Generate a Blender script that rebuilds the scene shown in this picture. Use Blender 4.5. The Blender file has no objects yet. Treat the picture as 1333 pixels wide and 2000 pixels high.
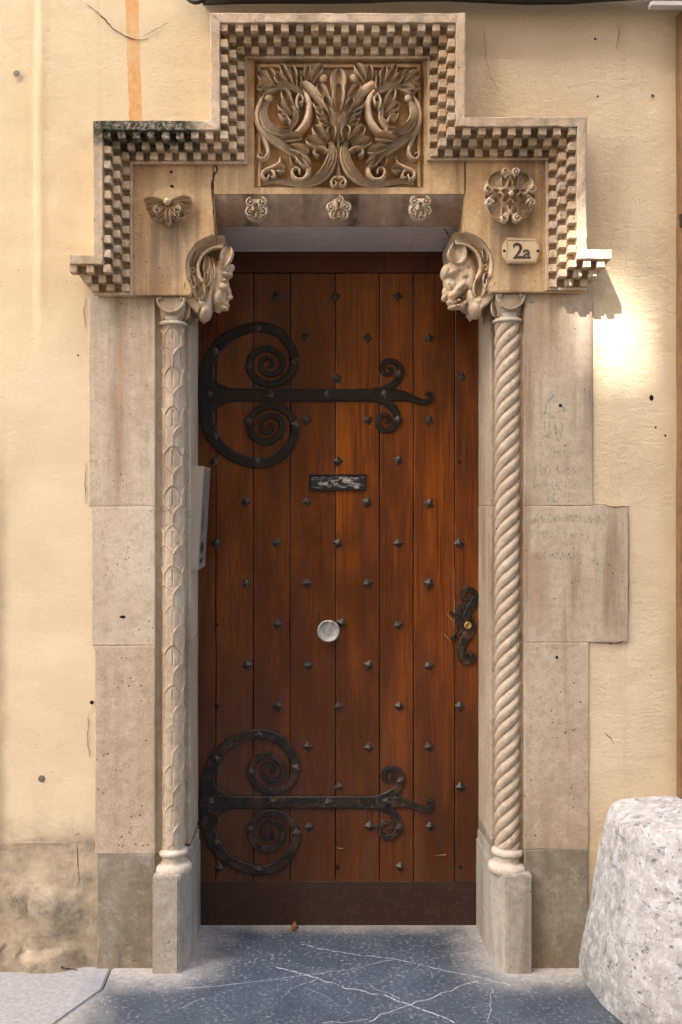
import bpy, bmesh, math, random
from math import sin, cos, pi, sqrt, atan2, exp
from mathutils import Vector, noise
random.seed(7)
S = bpy.context.scene
COL = S.collection

# ---------------------------------------------------------------- camera, sky, sun
D, FP, VX, VY, ZC = 3.0, 1961.0, 600.0, 985.0, 1.382
cd = bpy.data.cameras.new('camera'); cam = bpy.data.objects.new('camera', cd); COL.objects.link(cam)
cam.location = (0, -D, ZC); cam.rotation_euler = (math.radians(90), 0, 0)
cd.sensor_fit = 'AUTO'; cd.sensor_width = 36; cd.lens = 36 * FP / 2000
cd.shift_x = (666.5 - VX) / 2000; cd.shift_y = -(1000 - VY) / 2000
cd.clip_start = .05; cd.clip_end = 500
S.camera = cam
SUN = Vector((-.61, -1.0, 1.42)).normalized()
W = bpy.data.worlds.new('World'); S.world = W; W.use_nodes = True
wn = W.node_tree.nodes; wl = W.node_tree.links
for n in list(wn): wn.remove(n)
sky = wn.new('ShaderNodeTexSky'); sky.sky_type = 'NISHITA'; sky.sun_disc = False
sky.sun_elevation = math.asin(SUN.z); sky.sun_rotation = atan2(SUN.x, SUN.y)
sky.air_density = 1.0; sky.dust_density = 4.0; sky.ozone_density = 0.6
bg = wn.new('ShaderNodeBackground'); bg.inputs['Strength'].default_value = .15
wo = wn.new('ShaderNodeOutputWorld')
wl.new(sky.outputs[0], bg.inputs[0]); wl.new(bg.outputs[0], wo.inputs[0])
sd = bpy.data.lights.new('sun', 'SUN'); sd.energy = 5.0; sd.angle = math.radians(.53); sd.color = (1, .965, .92)
sun = bpy.data.objects.new('sun', sd); COL.objects.link(sun); sun.location = (-6, -9, 18)
sun.rotation_euler = (-SUN).to_track_quat('-Z', 'Y').to_euler()
S.view_settings.view_transform = 'Standard'; S.view_settings.look = 'None'
S.view_settings.gamma = 1; S.view_settings.use_curve_mapping = False
S.view_settings.exposure = 2.5
S.render.engine = 'CYCLES'
S.cycles.use_denoising = True
S.cycles.max_bounces = 10; S.cycles.diffuse_bounces = 6
S.cycles.caustics_reflective = False; S.cycles.caustics_refractive = False

# ---------------------------------------------------------------- helpers
def P(px, py, Y=0.0):                      # point of the place seen at a pixel of the photograph, at depth Y
    d = D + Y
    return Vector(((px - VX) / FP * d, Y, ZC + (VY - py) / FP * d))
def XP(px, Y=0.0): return (px - VX) / FP * (D + Y)
def ZP(py, Y=0.0): return ZC + (VY - py) / FP * (D + Y)
def mpp(Y=0.0): return (D + Y) / FP

ROOT = {}
def thing(name, label, cat, loc=(0, 0, 0), group=None, kind=None):
    o = bpy.data.objects.new(name, None); COL.objects.link(o); o.location = loc
    o.empty_display_size = .05
    o['label'] = label; o['category'] = cat
    if group: o['group'] = group
    if kind: o['kind'] = kind
    ROOT[o.name] = Vector(loc)
    return o
def tag(o, label, cat, group=None):
    o['label'] = label; o['category'] = cat
    if group: o['group'] = group
    return o

class MB:
    def __init__(s): s.v = []; s.f = []
    def add(s, V, F):
        n = len(s.v); s.v += [Vector(p) for p in V]; s.f += [tuple(i + n for i in f) for f in F]; return s
    def grid(s, rows, close_u=False):
        n = len(rows); m = len(rows[0]); V = [p for r in rows for p in r]; F = []
        for i in range(n - 1):
            for j in range(m - 1): F.append((i*m+j, i*m+j+1, (i+1)*m+j+1, (i+1)*m+j))
            if close_u: F.append((i*m+m-1, i*m, (i+1)*m, (i+1)*m+m-1))
        return s.add(V, F)
    def box(s, x0, x1, y0, y1, z0, z1):
        V = [(x, y, z) for x in (x0, x1) for y in (y0, y1) for z in (z0, z1)]
        return s.add(V, [(0,1,3,2),(4,6,7,5),(0,4,5,1),(2,3,7,6),(0,2,6,4),(1,5,7,3)])
    def build(s, name, mat, parent=None, smooth=False, fix=True):
        off = ROOT.get(parent.name, Vector((0, 0, 0))) if parent else Vector((0, 0, 0))
        me = bpy.data.meshes.new(name)
        me.from_pydata([tuple(p - off) for p in s.v], [], s.f)
        if fix:
            bm = bmesh.new(); bm.from_mesh(me)
            bmesh.ops.remove_doubles(bm, verts=bm.verts, dist=1e-6)
            bmesh.ops.recalc_face_normals(bm, faces=bm.faces); bm.to_mesh(me); bm.free()
        return link(name, me, mat, parent, smooth)
def link(name, me, mat, parent=None, smooth=False, loc=None):
    if mat and not me.materials: me.materials.append(mat)
    if smooth:
        for p in me.polygons: p.use_smooth = True
    o = bpy.data.objects.new(name, me); COL.objects.link(o)
    if parent: o.parent = parent
    base = ROOT.get(parent.name, Vector((0, 0, 0))) if parent else Vector((0, 0, 0))
    if loc is not None:
        o.location = Vector(loc) - base if parent else Vector(loc)
        ROOT[o.name] = Vector(loc)
    else:
        ROOT[o.name] = base.copy()
    return o
def struct(o): o['kind'] = 'structure'; return o

def wob(p, amp, sc, seed=0.0):
    q = Vector(p) * sc + Vector((seed, seed * 1.7, seed * .3))
    return noise.noise_vector(q) * amp
def axis(lo, hi, r, step):
    n = max(1, int(round((hi - lo - 2*r) / step)))
    return [lo, lo + .35*r, lo + r, lo + r + .0015] + [lo + r + (hi - lo - 2*r) * i / n for i in range(1, n)] + [hi - r - .0015, hi - r, hi - .35*r, hi]
def rbox(mb, x0, x1, y0, y1, z0, z1, r=.004, step=.03, amp=.001, seed=0.0, edge=.0007):
    """rounded stone block with slightly uneven faces and worn edges; open at the back"""
    lo, hi = Vector((x0, y0, z0)), Vector((x1, y1, z1))
    def fin(p):
        p = Vector(p); q = Vector([min(max(p[i], lo[i]+r), hi[i]-r) for i in range(3)])
        n = p - q
        if n.length > 1e-9:
            k = sum(1 for i in range(3) if abs(n[i]) > 1e-9)
            n.normalize(); p = q + n * r
            if k > 1: p -= n * edge * max(0, noise.noise(p * 45 + Vector((seed, 0, 3))) + noise.noise(p * 12 + Vector((seed, 9, 3)))) * 1.5
        w = wob(p, amp, 9, seed) + wob(p, amp * .5, 30, seed)
        return p + w
    xs, ys, zs = axis(x0, x1, r, step), axis(y0, y1, r, max(step, (y1-y0)/3)), axis(z0, z1, r, step)
    mb.grid([[fin((x, y0, z)) for x in xs] for z in zs])
    mb.grid([[fin((x0, y, z)) for y in ys] for z in zs]); mb.grid([[fin((x1, y, z)) for y in ys] for z in zs])
    mb.grid([[fin((x, y, z0)) for x in xs] for y in ys]); mb.grid([[fin((x, y, z1)) for x in xs] for y in ys])
    return mb
def bevel_box_mesh(name, sx, sy, sz, bev, mat):
    bm = bmesh.new(); bmesh.ops.create_cube(bm, size=1)
    for v in bm.verts: v.co = Vector((v.co.x*sx, v.co.y*sy, v.co.z*sz))
    bmesh.ops.bevel(bm, geom=list(bm.edges), offset=bev, segments=1, affect='EDGES')
    me = bpy.data.meshes.new(name); bm.to_mesh(me); bm.free(); me.materials.append(mat); return me
def prism(mb, pts, y0, y1, bev=.003):
    """outline in the facade's plane (X, Z), from depth y0 back to y1, with a worn bevel on its front edge"""
    bm = bmesh.new()
    vs = [bm.verts.new((p[0], y0, p[1])) for p in pts]; f = bm.faces.new(vs)
    r = bmesh.ops.extrude_face_region(bm, geom=[f])
    for g in r['geom']:
        if isinstance(g, bmesh.types.BMVert): g.co.y = y1
    bmesh.ops.recalc_face_normals(bm, faces=bm.faces)
    if bev:
        ed = [e for e in bm.edges if all(abs(v.co.y - y0) < 1e-7 for v in e.verts)]
        bmesh.ops.bevel(bm, geom=ed, offset=bev, segments=2, affect='EDGES')
    bmesh.ops.triangulate(bm, faces=[f for f in bm.faces if len(f.verts) > 4])
    bm.verts.index_update()
    mb.add([v.co.copy() for v in bm.verts], [[v.index for v in f.verts] for f in bm.faces]); bm.free(); return mb
def spline(pts, n=6):
    """Catmull-Rom through tuples"""
    out = []; L = len(pts)
    for i in range(L - 1):
        a = pts[max(0, i-1)]; b = pts[i]; c = pts[i+1]; d = pts[min(L-1, i+2)]
        for k in range(n):
            t = k / n
            out.append(tuple(.5*((2*b[j]) + (-a[j]+c[j])*t + (2*a[j]-5*b[j]+4*c[j]-d[j])*t*t + (-a[j]+3*b[j]-3*c[j]+d[j])*t**3) for j in range(len(b))))
    out.append(tuple(pts[-1])); return out
ROUND = [(-1,0),(-.9,.45),(-.65,.78),(-.3,.96),(0,1),(.3,.96),(.65,.78),(.9,.45),(1,0)]
FLAT = [(-1,0),(-.97,.7),(-.78,1),(0,1.0),(.78,1),(.97,.7),(1,0)]
RIB = [(-1,0),(-.95,.62),(-.72,.9),(-.5,.66),(-.25,1.0),(0,.76),(.25,1.0),(.5,.66),(.72,.9),(.95,.62),(1,0)]
def ribbon(mb, pts, prof, ybase, n=6, flat_cap=True):
    """pts: (X, Z, width, height) in metres; a band lying on the plane Y = ybase, standing out towards -Y"""
    q = spline(pts, n) if n > 1 else pts; rows = []
    for i, p in enumerate(q):
        a = q[max(0, i-1)]; b = q[min(len(q)-1, i+1)]
        tx, tz = b[0]-a[0], b[1]-a[1]; l = sqrt(tx*tx+tz*tz) or 1; nx, nz = -tz/l, tx/l
        rows.append([Vector((p[0]+nx*u*p[2]/2, ybase - h*p[3], p[1]+nz*u*p[2]/2)) for u, h in prof])
    mb.grid(rows)
    for r in (rows[0], rows[-1]): mb.add(r, [tuple(range(len(r)))])
    return mb
PV = [(-1.05,0),(-1,.78),(-.88,1),(-.68,.70),(-.28,.40),(0,.56),(.28,.40),(.68,.70),(.88,1),(1,.78),(1.05,0)]
def petal_mb(b, t, w, h, bend=0.0, y0=0.0, n=10, prof=PV, blunt=.58, lift=.5):
    mb = MB(); bx, bz = b; dx, dz = t[0]-bx, t[1]-bz; L = sqrt(dx*dx+dz*dz); px, pz = -dz/L, dx/L; rows = []
    for i in range(n + 1):
        s = i / n
        o = bend * L * sin(pi * s * .8)
        c = (bx + dx*s + px*o, bz + dz*s + pz*o)
        ds = 1e-3; o2 = bend * L * sin(pi * (s+ds) * .8)
        tx, tz = dx*ds + px*(o2-o), dz*ds + pz*(o2-o); l = sqrt(tx*tx+tz*tz); ux, uz = -tz/l, tx/l
        ww = w/2 * max(.02, .34*(1-s)**.8 + sin(pi * min(1, s)**1.35)**blunt * (.72 + .28*s))
        H = h * (.62 + lift * sin(pi * (.05 + .75*s))) * (1 if s < .97 else .82)
        rows.append([Vector((c[0]+ux*u*ww, y0 - k*H, c[1]+uz*u*ww)) for u, k in prof])
    mb.grid(rows); mb.add(rows[-1], [tuple(range(len(prof)))]); mb.add(rows[0], [tuple(range(len(prof)))])
    return mb
def ball(mb, c, r, sy=1.0, n=8):
    rows = [[Vector((c[0]+r*sin(a)*cos(t), c[1]-r*sy*cos(a), c[2]+r*sin(a)*sin(t))) for t in [2*pi*j/(n*2) for j in range(n*2)]] for a in [pi*.999*i/n+.0005 for i in range(n+1)]]
    return mb.grid(rows, close_u=True)
def lathe(mb, cx, cy, prof, n=40):
    rows = [[Vector((cx + r*cos(2*pi*j/n), cy + r*sin(2*pi*j/n), z)) for j in range(n)] for r, z in prof]
    return mb.grid(rows, close_u=True)
def tube(mb, pts, r, n=8):
    rows = []
    for i, p in enumerate(pts):
        a = Vector(pts[max(0, i-1)]); b = Vector(pts[min(len(pts)-1, i+1)]); t = (b-a).normalized()
        u = t.cross(Vector((0, 0, 1)) if abs(t.z) < .9 else Vector((1, 0, 0))).normalized(); w = t.cross(u)
        rr = r[i] if isinstance(r, (list, tuple)) else r
        rows.append([Vector(p) + u*rr*cos(2*pi*j/n) + w*rr*sin(2*pi*j/n) for j in range(n)])
    mb.grid(rows, close_u=True)
    for q in (rows[0], rows[-1]): mb.add(q, [tuple(range(n))])
    return mb
def volute(cx, cz, r0, turns, a0, sgn, w0, h, n=18, r1=.12):
    """spiral points (X, Z, width, height) winding in from radius r0"""
    out = []
    for i in range(n + 1):
        t = i / n; r = r0 * (1 - t) + r0 * r1 * t; a = a0 + sgn * turns * 2 * pi * t
        out.append((cx + r*cos(a), cz + r*sin(a), w0 * (1 - .55*t), h * (.8 + .35*t)))
    return out
def sculpt(name, ells, voxel, mat, parent, post=None, smooth=4):
    """one carved surface grown from overlapping ellipsoids (centre, radii, rotation)"""
    bm = bmesh.new()
    for c, r, rot in ells:
        g = bmesh.ops.create_icosphere(bm, subdivisions=3, radius=1)
        from mathutils import Euler
        e = Euler(rot)
        for v in g['verts']:
            q = Vector((v.co.x*r[0], v.co.y*r[1], v.co.z*r[2])); q.rotate(e); v.co = q + Vector(c)
    me = bpy.data.meshes.new(name); bm.to_mesh(me); bm.free()
    tmp = bpy.data.objects.new('sculpt', me); COL.objects.link(tmp)
    m = tmp.modifiers.new('r', 'REMESH'); m.mode = 'VOXEL'; m.voxel_size = voxel
    m = tmp.modifiers.new('s', 'SMOOTH'); m.factor = .5; m.iterations = smooth
    dg = bpy.context.evaluated_depsgraph_get(); dg.update()
    out = bpy.data.meshes.new_from_object(tmp.evaluated_get(dg)); out.name = name
    bpy.data.objects.remove(tmp)
    off = ROOT.get(parent.name, Vector((0, 0, 0))) if parent else Vector((0, 0, 0))
    for v in out.vertices:
        p = v.co.copy()
        if post: p = post(p, v.normal.copy())
        v.co = p - off
    return link(name, out, mat, parent, True)

# ---------------------------------------------------------------- materials
class NT:
    def __init__(s, name):
        s.m = bpy.data.materials.new(name); s.m.use_nodes = True; s.t = s.m.node_tree; s.n = s.t.nodes; s.l = s.t.links
        s.b = s.n['Principled BSDF']; s.geo = s.n.new('ShaderNodeNewGeometry'); s.pos = s.geo.outputs['Position']
        sp = s.n.new('ShaderNodeSeparateXYZ'); s.l.new(s.pos, sp.inputs[0]); s.x, s.y, s.z = sp.outputs
    def setv(s, sock, v):
        if hasattr(v, 'is_linked') or hasattr(v, 'links'): s.l.new(v, sock)
        elif isinstance(v, (tuple, list)) and len(v) == 3 and sock.type == 'RGBA': sock.default_value = (*v, 1)
        else: sock.default_value = v
    def scale(s, v3, src=None, loc=(0, 0, 0)):
        m = s.n.new('ShaderNodeMapping'); m.inputs['Scale'].default_value = v3; m.inputs['Location'].default_value = loc
        s.l.new(src or s.pos, m.inputs[0]); return m.outputs[0]
    def noise(s, sc, det=4, rough=.55, vec=None, dist=0.0):
        n = s.n.new('ShaderNodeTexNoise'); n.inputs['Scale'].default_value = sc; n.inputs['Detail'].default_value = det
        n.inputs['Roughness'].default_value = rough; n.inputs['Distortion'].default_value = dist
        s.l.new(vec or s.pos, n.inputs['Vector']); return n.outputs['Fac']
    def voro(s, sc, vec=None, feat='F1', rnd=1.0):
        n = s.n.new('ShaderNodeTexVoronoi'); n.inputs['Scale'].default_value = sc; n.feature = feat; n.inputs['Randomness'].default_value = rnd
        s.l.new(vec or s.pos, n.inputs['Vector']); return n.outputs['Distance']
    def math(s, op, a, b=0.0, c=None, clamp=False):
        n = s.n.new('ShaderNodeMath'); n.operation = op; n.use_clamp = clamp
        s.setv(n.inputs[0], a); s.setv(n.inputs[1], b)
        if c is not None: s.setv(n.inputs[2], c)
        return n.outputs[0]
    def rng(s, v, a, b, c=0.0, d=1.0, smooth=True):
        n = s.n.new('ShaderNodeMapRange'); n.clamp = True
        if smooth: n.interpolation_type = 'SMOOTHSTEP'
        s.setv(n.inputs['Value'], v); n.inputs['From Min'].default_value = a; n.inputs['From Max'].default_value = b
        n.inputs['To Min'].default_value = c; n.inputs['To Max'].default_value = d; return n.outputs[0]
    def mix(s, f, a, b, mode='MIX'):
        n = s.n.new('ShaderNodeMix'); n.data_type = 'RGBA'; n.blend_type = mode; n.clamp_factor = True
        s.setv(n.inputs[0], f); s.setv(n.inputs[6], a); s.setv(n.inputs[7], b); return n.outputs[2]
    def bump(s, h, strength, dist, prev=None):
        n = s.n.new('ShaderNodeBump'); n.inputs['Strength'].default_value = strength; n.inputs['Distance'].default_value = dist
        s.l.new(h, n.inputs['Height'])
        if prev: s.l.new(prev, n.inputs['Normal'])
        return n.outputs[0]
    def band(s, v, a, b, e):
        return s.math('MULTIPLY', s.rng(v, a - e, a + e), s.rng(v, b - e, b + e, 1, 0))
    def done(s, col, rough, nrm=None, metal=0.0, spec=.3):
        s.setv(s.b.inputs['Base Color'], col); s.setv(s.b.inputs['Roughness'], rough)
        s.setv(s.b.inputs['Metallic'], metal); s.b.inputs['Specular IOR Level'].default_value = spec
        if nrm: s.l.new(nrm, s.b.inputs['Normal'])
        return s.m

def stone_mat(name, c1, c2, stain=(.10,.075,.055), streak=.5, pits=.5, grain=1.0, pale=(.62,.56,.48), pale_amt=.4, moss=False, coarse=0.0, local=()):
    s = NT(name)
    big = s.noise(3.1, 5, .6); col = s.mix(s.rng(big, .35, .68), c1, c2)
    mott = s.noise(22, 6, .7); col = s.mix(s.rng(mott, .45, .75, 0, pale_amt), col, pale)
    st = s.noise(1.0, 5, .62, s.scale((13, 13, .75)), .3)
    brk = s.noise(2.2, 3)
    col = s.mix(s.math('MULTIPLY', s.rng(st, .46, .68, 0, streak), s.rng(brk, .36, .60)), col, stain)
    st2 = s.noise(1.0, 4, .6, s.scale((38, 38, 1.6)), .2)
    col = s.mix(s.rng(st2, .56, .8, 0, streak * .6), col, stain)
    if local:
        wx = s.math('ADD', s.x, s.math('MULTIPLY', s.math('SUBTRACT', s.noise(1, 4, .6, s.scale((30, 30, 3))), .5), .05))
        for x0, x1, z0, z1, lc, la in local:
            mk_ = s.math('MULTIPLY', s.band(wx, x0, x1, .014), s.math('MULTIPLY', s.rng(s.z, z0, z0 + .6*(z1-z0)), s.rng(s.z, z1 - .01, z1 + .012, 1, 0)))
            col = s.mix(s.math('MULTIPLY', mk_, s.rng(s.math('ADD', st2, s.math('MULTIPLY', mott, .3)), .42, .78, .15*la, la)), col, lc)
    col = s.mix(s.rng(s.noise(48, 5, .8), .42, .7, 0, .38), col, tuple(.5*k for k in c1))
    fine = s.noise(260, 3, .7); col = s.mix(.6, col, s.mix(fine, (.25,.25,.25), (.95,.95,.95)), 'OVERLAY')
    dens = s.noise(7, 3)
    pv = s.voro(58, s.scale((1, 1, .8))); pm = s.math('MULTIPLY', s.rng(pv, .07, .19, 1, 0), s.rng(dens, .5, .62))
    pv2 = s.voro(23); pm2 = s.math('MULTIPLY', s.rng(pv2, .03, .085, 1, 0), s.rng(dens, .42, .55))
    pm = s.math('MAXIMUM', pm, pm2)
    col = s.mix(s.math('MULTIPLY', pm, pits), col, tuple(k * .45 for k in stain))
    if moss:
        mz = s.math('MULTIPLY', s.rng(s.x, -.36, -.28, 1, 0), s.rng(s.math('ADD', s.z, s.math('MULTIPLY', s.noise(25, 4), .10)), 2.445, 2.505))
        col = s.mix(s.math('MULTIPLY', mz, s.rng(s.noise(70, 5, .75), .28, .55, .35, 1.0)), col, (.026, .028, .011))
        lich = s.math('MULTIPLY', s.rng(s.noise(120, 4, .8), .5, .62), s.rng(s.noise(6, 3), .4, .6))
        col = s.mix(s.math('MULTIPLY', lich, .5), col, (.42, .40, .36))
    h = s.math('ADD', s.math('MULTIPLY', s.noise(55, 6, .7), .6), s.math('MULTIPLY', fine, .25))
    h = s.math('SUBTRACT', h, s.math('MULTIPLY', pm, .8))
    if coarse: h = s.math('ADD', h, s.math('MULTIPLY', s.noise(26, 5, .75, None, .6), coarse))
    nr = s.bump(h, .55 * grain, .004)
    return s.done(col, s.rng(mott, .3, .7, .78, .95), nr, 0, .25)

M = {}
LOC_T = [(XP(295),XP(372),ZP(570),ZP(440),(.13,.10,.075),.75), (XP(955),XP(1010),ZP(565),ZP(435),(.12,.09,.06),.7), (XP(255),XP(410),ZP(395),ZP(322),(.24,.13,.06),.5), (XP(640),XP(700),ZP(382),ZP(364),(.16,.10,.06),.6)]
LOC_P = [(XP(215),XP(300),ZP(650),ZP(578),(.20,.14,.09),.6), (XP(230),XP(290),ZP(900),ZP(560),(.36,.24,.14),.5)]
LOC_R = [(XP(1138),XP(1163),ZP(965),ZP(610),(.15,.105,.075),.85), (XP(1040),XP(1110),ZP(760),ZP(560),(.30,.19,.10),.6), (XP(1030),XP(1075),ZP(1250),ZP(1080),(.32,.20,.11),.6)]
rb_ = random.Random(11); LOC_S = []
for k_ in range(9):
    x_ = XP(430 + 52*k_ + rb_.uniform(-12, 12)); w_ = rb_.uniform(.012, .035); d_ = k_ % 2
    LOC_S.append((x_, x_ + w_, 2.0, 2.5, (.07,.052,.042) if d_ else (.46,.36,.27), rb_.uniform(.55, .9)))
LOC_C = [(XP(395), XP(930), 2.782, 2.86, (.15,.115,.075), .85), (XP(900), XP(1165), 2.472, 2.56, (.16,.12,.08), .8), (XP(125), XP(178), 2.092, 2.16, (.08,.08,.04), .85), (XP(1150), XP(1200), 2.10, 2.16, (.15,.12,.08), .7)]
M['tan'] = stone_mat('tan_stone', (.43,.275,.13), (.53,.365,.20), (.15,.085,.045), .8, .7, .8, (.58,.44,.27), .5, local=LOC_T)
M['carved'] = stone_mat('carved_stone', (.42,.30,.175), (.52,.40,.27), (.19,.13,.08), .45, .3, .8, (.57,.49,.38), .7)
M['column'] = stone_mat('column_stone', (.375,.285,.19), (.455,.365,.26), (.16,.115,.075), .7, .5, .8, (.57,.48,.37), .5)
M['cornice'] = stone_mat('cornice_stone', (.41,.29,.165), (.52,.385,.245), (.12,.085,.055), .6, .6, 1.6, (.54,.47,.38), .75, moss=True, coarse=.9, local=LOC_C)
M['pale'] = stone_mat('pale_stone', (.41,.325,.225), (.50,.415,.305), (.215,.135,.07), .75, .8, .8, (.53,.45,.345), .6, local=LOC_P)
M['rosy'] = stone_mat('rosy_stone', (.37,.285,.195), (.455,.365,.265), (.19,.12,.065), .85, .8, .9, (.47,.385,.295), .6, local=LOC_R)
M['rough'] = stone_mat('rough_stone', (.37,.28,.185), (.45,.355,.25), (.19,.13,.08), .6, .9, 1.5, (.57,.46,.34), .5, coarse=1.0)
M['grey'] = stone_mat('grey_stone', (.175,.145,.10), (.27,.23,.17), (.085,.07,.05), .7, .7, 1.4, (.42,.37,.295), .5, coarse=.6)
M['plinth'] = stone_mat('plinth_stone', (.29,.245,.185), (.39,.34,.27), (.13,.115,.10), .7, .7, 1.1, (.51,.455,.38), .5, coarse=.4)
M['stained'] = stone_mat('stained_stone', (.29,.205,.145), (.40,.30,.22), (.085,.06,.046), .7, .3, .6, (.40,.31,.23), .5, local=LOC_S)
M['white'] = stone_mat('worn_pale_stone', (.43,.35,.255), (.52,.44,.34), (.24,.18,.12), .3, .3, .5, (.66,.60,.53), .5)
M['soffit'] = stone_mat('painted_soffit', (.42,.39,.39), (.51,.48,.485), (.26,.23,.22), .2, .15, .3, (.57,.54,.54), .5)

def stucco():
    s = NT('cream_stucco')
    col = s.mix(s.rng(s.noise(1.7, 5, .6), .3, .7), (.71,.565,.365), (.65,.50,.305))
    col = s.mix(s.rng(s.noise(6, 5, .65), .5, .8, 0, .35), col, (.57,.42,.24))
    col = s.mix(s.rng(s.noise(90, 4, .7), .35, .7, 0, .3), col, (.76,.61,.40))
    e = s.math('MULTIPLY', s.math('SUBTRACT', s.noise(30, 4), .5), .012)
    # orange painted strip down to the cornice
    xs = s.math('ADD', s.math('ADD', s.x, s.math('MULTIPLY', s.z, .033)), e)
    stripe = s.math('MULTIPLY', s.band(xs, -.447, -.408, .002), s.rng(s.z, 2.0, 2.01))
    stripe = s.math('MULTIPLY', stripe, s.rng(s.noise(48, 5, .8), .25, .5, .45, 1))
    oc = s.mix(s.rng(s.noise(40, 5, .7), .35, .7), (.62,.31,.105), (.68,.39,.17))
    col = s.mix(stripe, col, oc)
    # grimy, worn foot of the wall
    zz = s.math('ADD', s.z, s.math('MULTIPLY', s.math('SUBTRACT', s.noise(4.5, 6, .7), .5), .55))
    foot = s.math('MULTIPLY', s.rng(zz, .20, .54, 1, 0), s.rng(s.x, .2, .6, 1, .45))
    gr = s.mix(s.rng(s.noise(16, 6, .75), .35, .65), (.12,.10,.075), (.36,.295,.21))
    col = s.mix(s.math('MULTIPLY', foot, .9), col, gr)
    edge = s.math('MULTIPLY', s.rng(s.math('ADD', s.x, s.math('MULTIPLY', s.noise(6, 5, .7), .05)), XP(12), XP(42), 1, 0), s.rng(s.z, 1.2, 1.75, 1, 0))  # darker brown along the wall's left edge, fading out upwards
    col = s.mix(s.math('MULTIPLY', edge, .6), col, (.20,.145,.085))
    sc = s.math('MULTIPLY', s.rng(s.voro(75), .05, .14, 1, 0), s.math('MULTIPLY', s.rng(s.z, .1, .5, 1, 0), s.rng(s.noise(14, 2), .5, .6)))
    col = s.mix(s.math('MULTIPLY', sc, .6), col, (.62,.55,.44))
    # specks and chips
    dens = s.noise(4, 3)
    sp = s.math('MULTIPLY', s.rng(s.voro(34), .03, .075, 1, 0), s.rng(dens, .46, .58))
    sp = s.math('MAXIMUM', sp, s.math('MULTIPLY', s.rng(s.voro(9), .012, .03, 1, 0), s.rng(dens, .45, .5)))
    col = s.mix(s.math('MULTIPLY', sp, .75), col, (.14,.085,.05))
    st = s.noise(1, 5, .6, s.scale((9, 9, .5)), .2)
    col = s.mix(s.rng(st, .56, .8, 0, .35), col, (.50,.34,.18))
    tr = s.noise(2.6, 3, .5, s.scale((1, 1, 2.2)), 1.5); col = s.mix(s.rng(tr, .42, .60, 0, .30), col, (.60,.455,.27))
    grit = s.rng(s.noise(210, 4, .85), .60, .70); col = s.mix(s.math('MULTIPLY', grit, .28), col, (.38,.27,.15))
    fine = s.noise(170, 5, .8); med = s.noise(46, 6, .78, s.scale((.85, 1, 1.25)), .25)
    right = s.math('MULTIPLY', s.rng(s.x, -.75, .85, .22, 1.0), s.rng(s.noise(3.5, 4, .6), .3, .65, .5, 1.15))
    h = s.math('ADD', s.math('MULTIPLY', fine, .8), s.math('MULTIPLY', s.rng(med, .34, .60), .7))
    h = s.math('MULTIPLY', h, right)
    h = s.math('SUBTRACT', h, s.math('MULTIPLY', sp, .8))
    h = s.math('ADD', h, s.math('MULTIPLY', s.math('MULTIPLY', foot, s.noise(18, 6, .75)), 2.2))
    return s.done(col, .92, s.bump(h, .62, .006), 0, .2)
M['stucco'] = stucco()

def wood(name, c1, c2, c3, rough=.42, worn=0.0):
    s = NT(name)
    oi = s.n.new('ShaderNodeObjectInfo'); rnd = oi.outputs['Random']
    off = s.n.new('ShaderNodeCombineXYZ'); s.l.new(s.math('MULTIPLY', rnd, 13.0), off.inputs[2]); s.l.new(s.math('MULTIPLY', rnd, 7.0), off.inputs[0])
    va = s.n.new('ShaderNodeVectorMath'); va.operation = 'ADD'; s.l.new(s.pos, va.inputs[0]); s.l.new(off.outputs[0], va.inputs[1]); v = va.outputs[0]
    g1 = s.noise(1, 6, .65, s.scale((34, 34, 1.1), v), 1.2)
    g2 = s.noise(1, 4, .7, s.scale((190, 190, 3.2), v), .5)
    g3 = s.noise(1, 4, .6, s.scale((7, 7, .9), v), 2.0)
    col = s.mix(s.rng(g1, .3, .7), c1, c2)
    col = s.mix(s.rng(g3, .35, .75, 0, .75), col, c3)
    col = s.mix(s.rng(g2, .48, .66, 0, .75), col, tuple(k * .3 for k in c3))
    col = s.mix(s.rng(rnd, 0, 1, 0, .55), col, c3)
    col = s.mix(s.rng(s.noise(1, 5, .65, s.scale((4.5, 4.5, 1.6)), .6), .40, .62, 0, .78), col, c3)
    # weathered, bleached foot of the door, boards darker towards the bottom, a few scuffs
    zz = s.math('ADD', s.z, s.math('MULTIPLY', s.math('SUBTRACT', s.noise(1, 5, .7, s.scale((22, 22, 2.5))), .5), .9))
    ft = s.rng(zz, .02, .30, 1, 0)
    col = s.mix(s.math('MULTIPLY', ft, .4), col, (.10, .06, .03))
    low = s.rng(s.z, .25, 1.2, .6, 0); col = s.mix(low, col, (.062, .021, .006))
    sc = s.math('MULTIPLY', s.rng(s.noise(1, 5, .8, s.scale((16, 16, 90)), .4), .69, .74), s.rng(s.z, .2, .38, 1, 0))
    col = s.mix(s.math('MULTIPLY', sc, .7), col, (.42, .30, .18))
    dust = s.math('MULTIPLY', s.rng(s.voro(70), .03, .07, 1, 0), s.rng(s.noise(9, 2), .55, .62))
    col = s.mix(s.math('MULTIPLY', dust, .35), col, (.45, .36, .26))
    h = s.math('ADD', s.math('MULTIPLY', g2, -.5), s.math('MULTIPLY', g1, .35))
    r = s.math('ADD', s.rng(g1, .3, .7, rough - .06, rough + .12), s.math('MULTIPLY', ft, .3))
    return s.done(col, r, s.bump(h, .35, .002), 0, .4)
M['wood'] = wood('varnished_wood', (.29,.076,.006), (.18,.041,.004), (.052,.0115,.0025), .27)
M['rail'] = wood('dark_varnished_wood', (.11,.027,.006), (.08,.018,.004), (.045,.01,.003))

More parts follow.
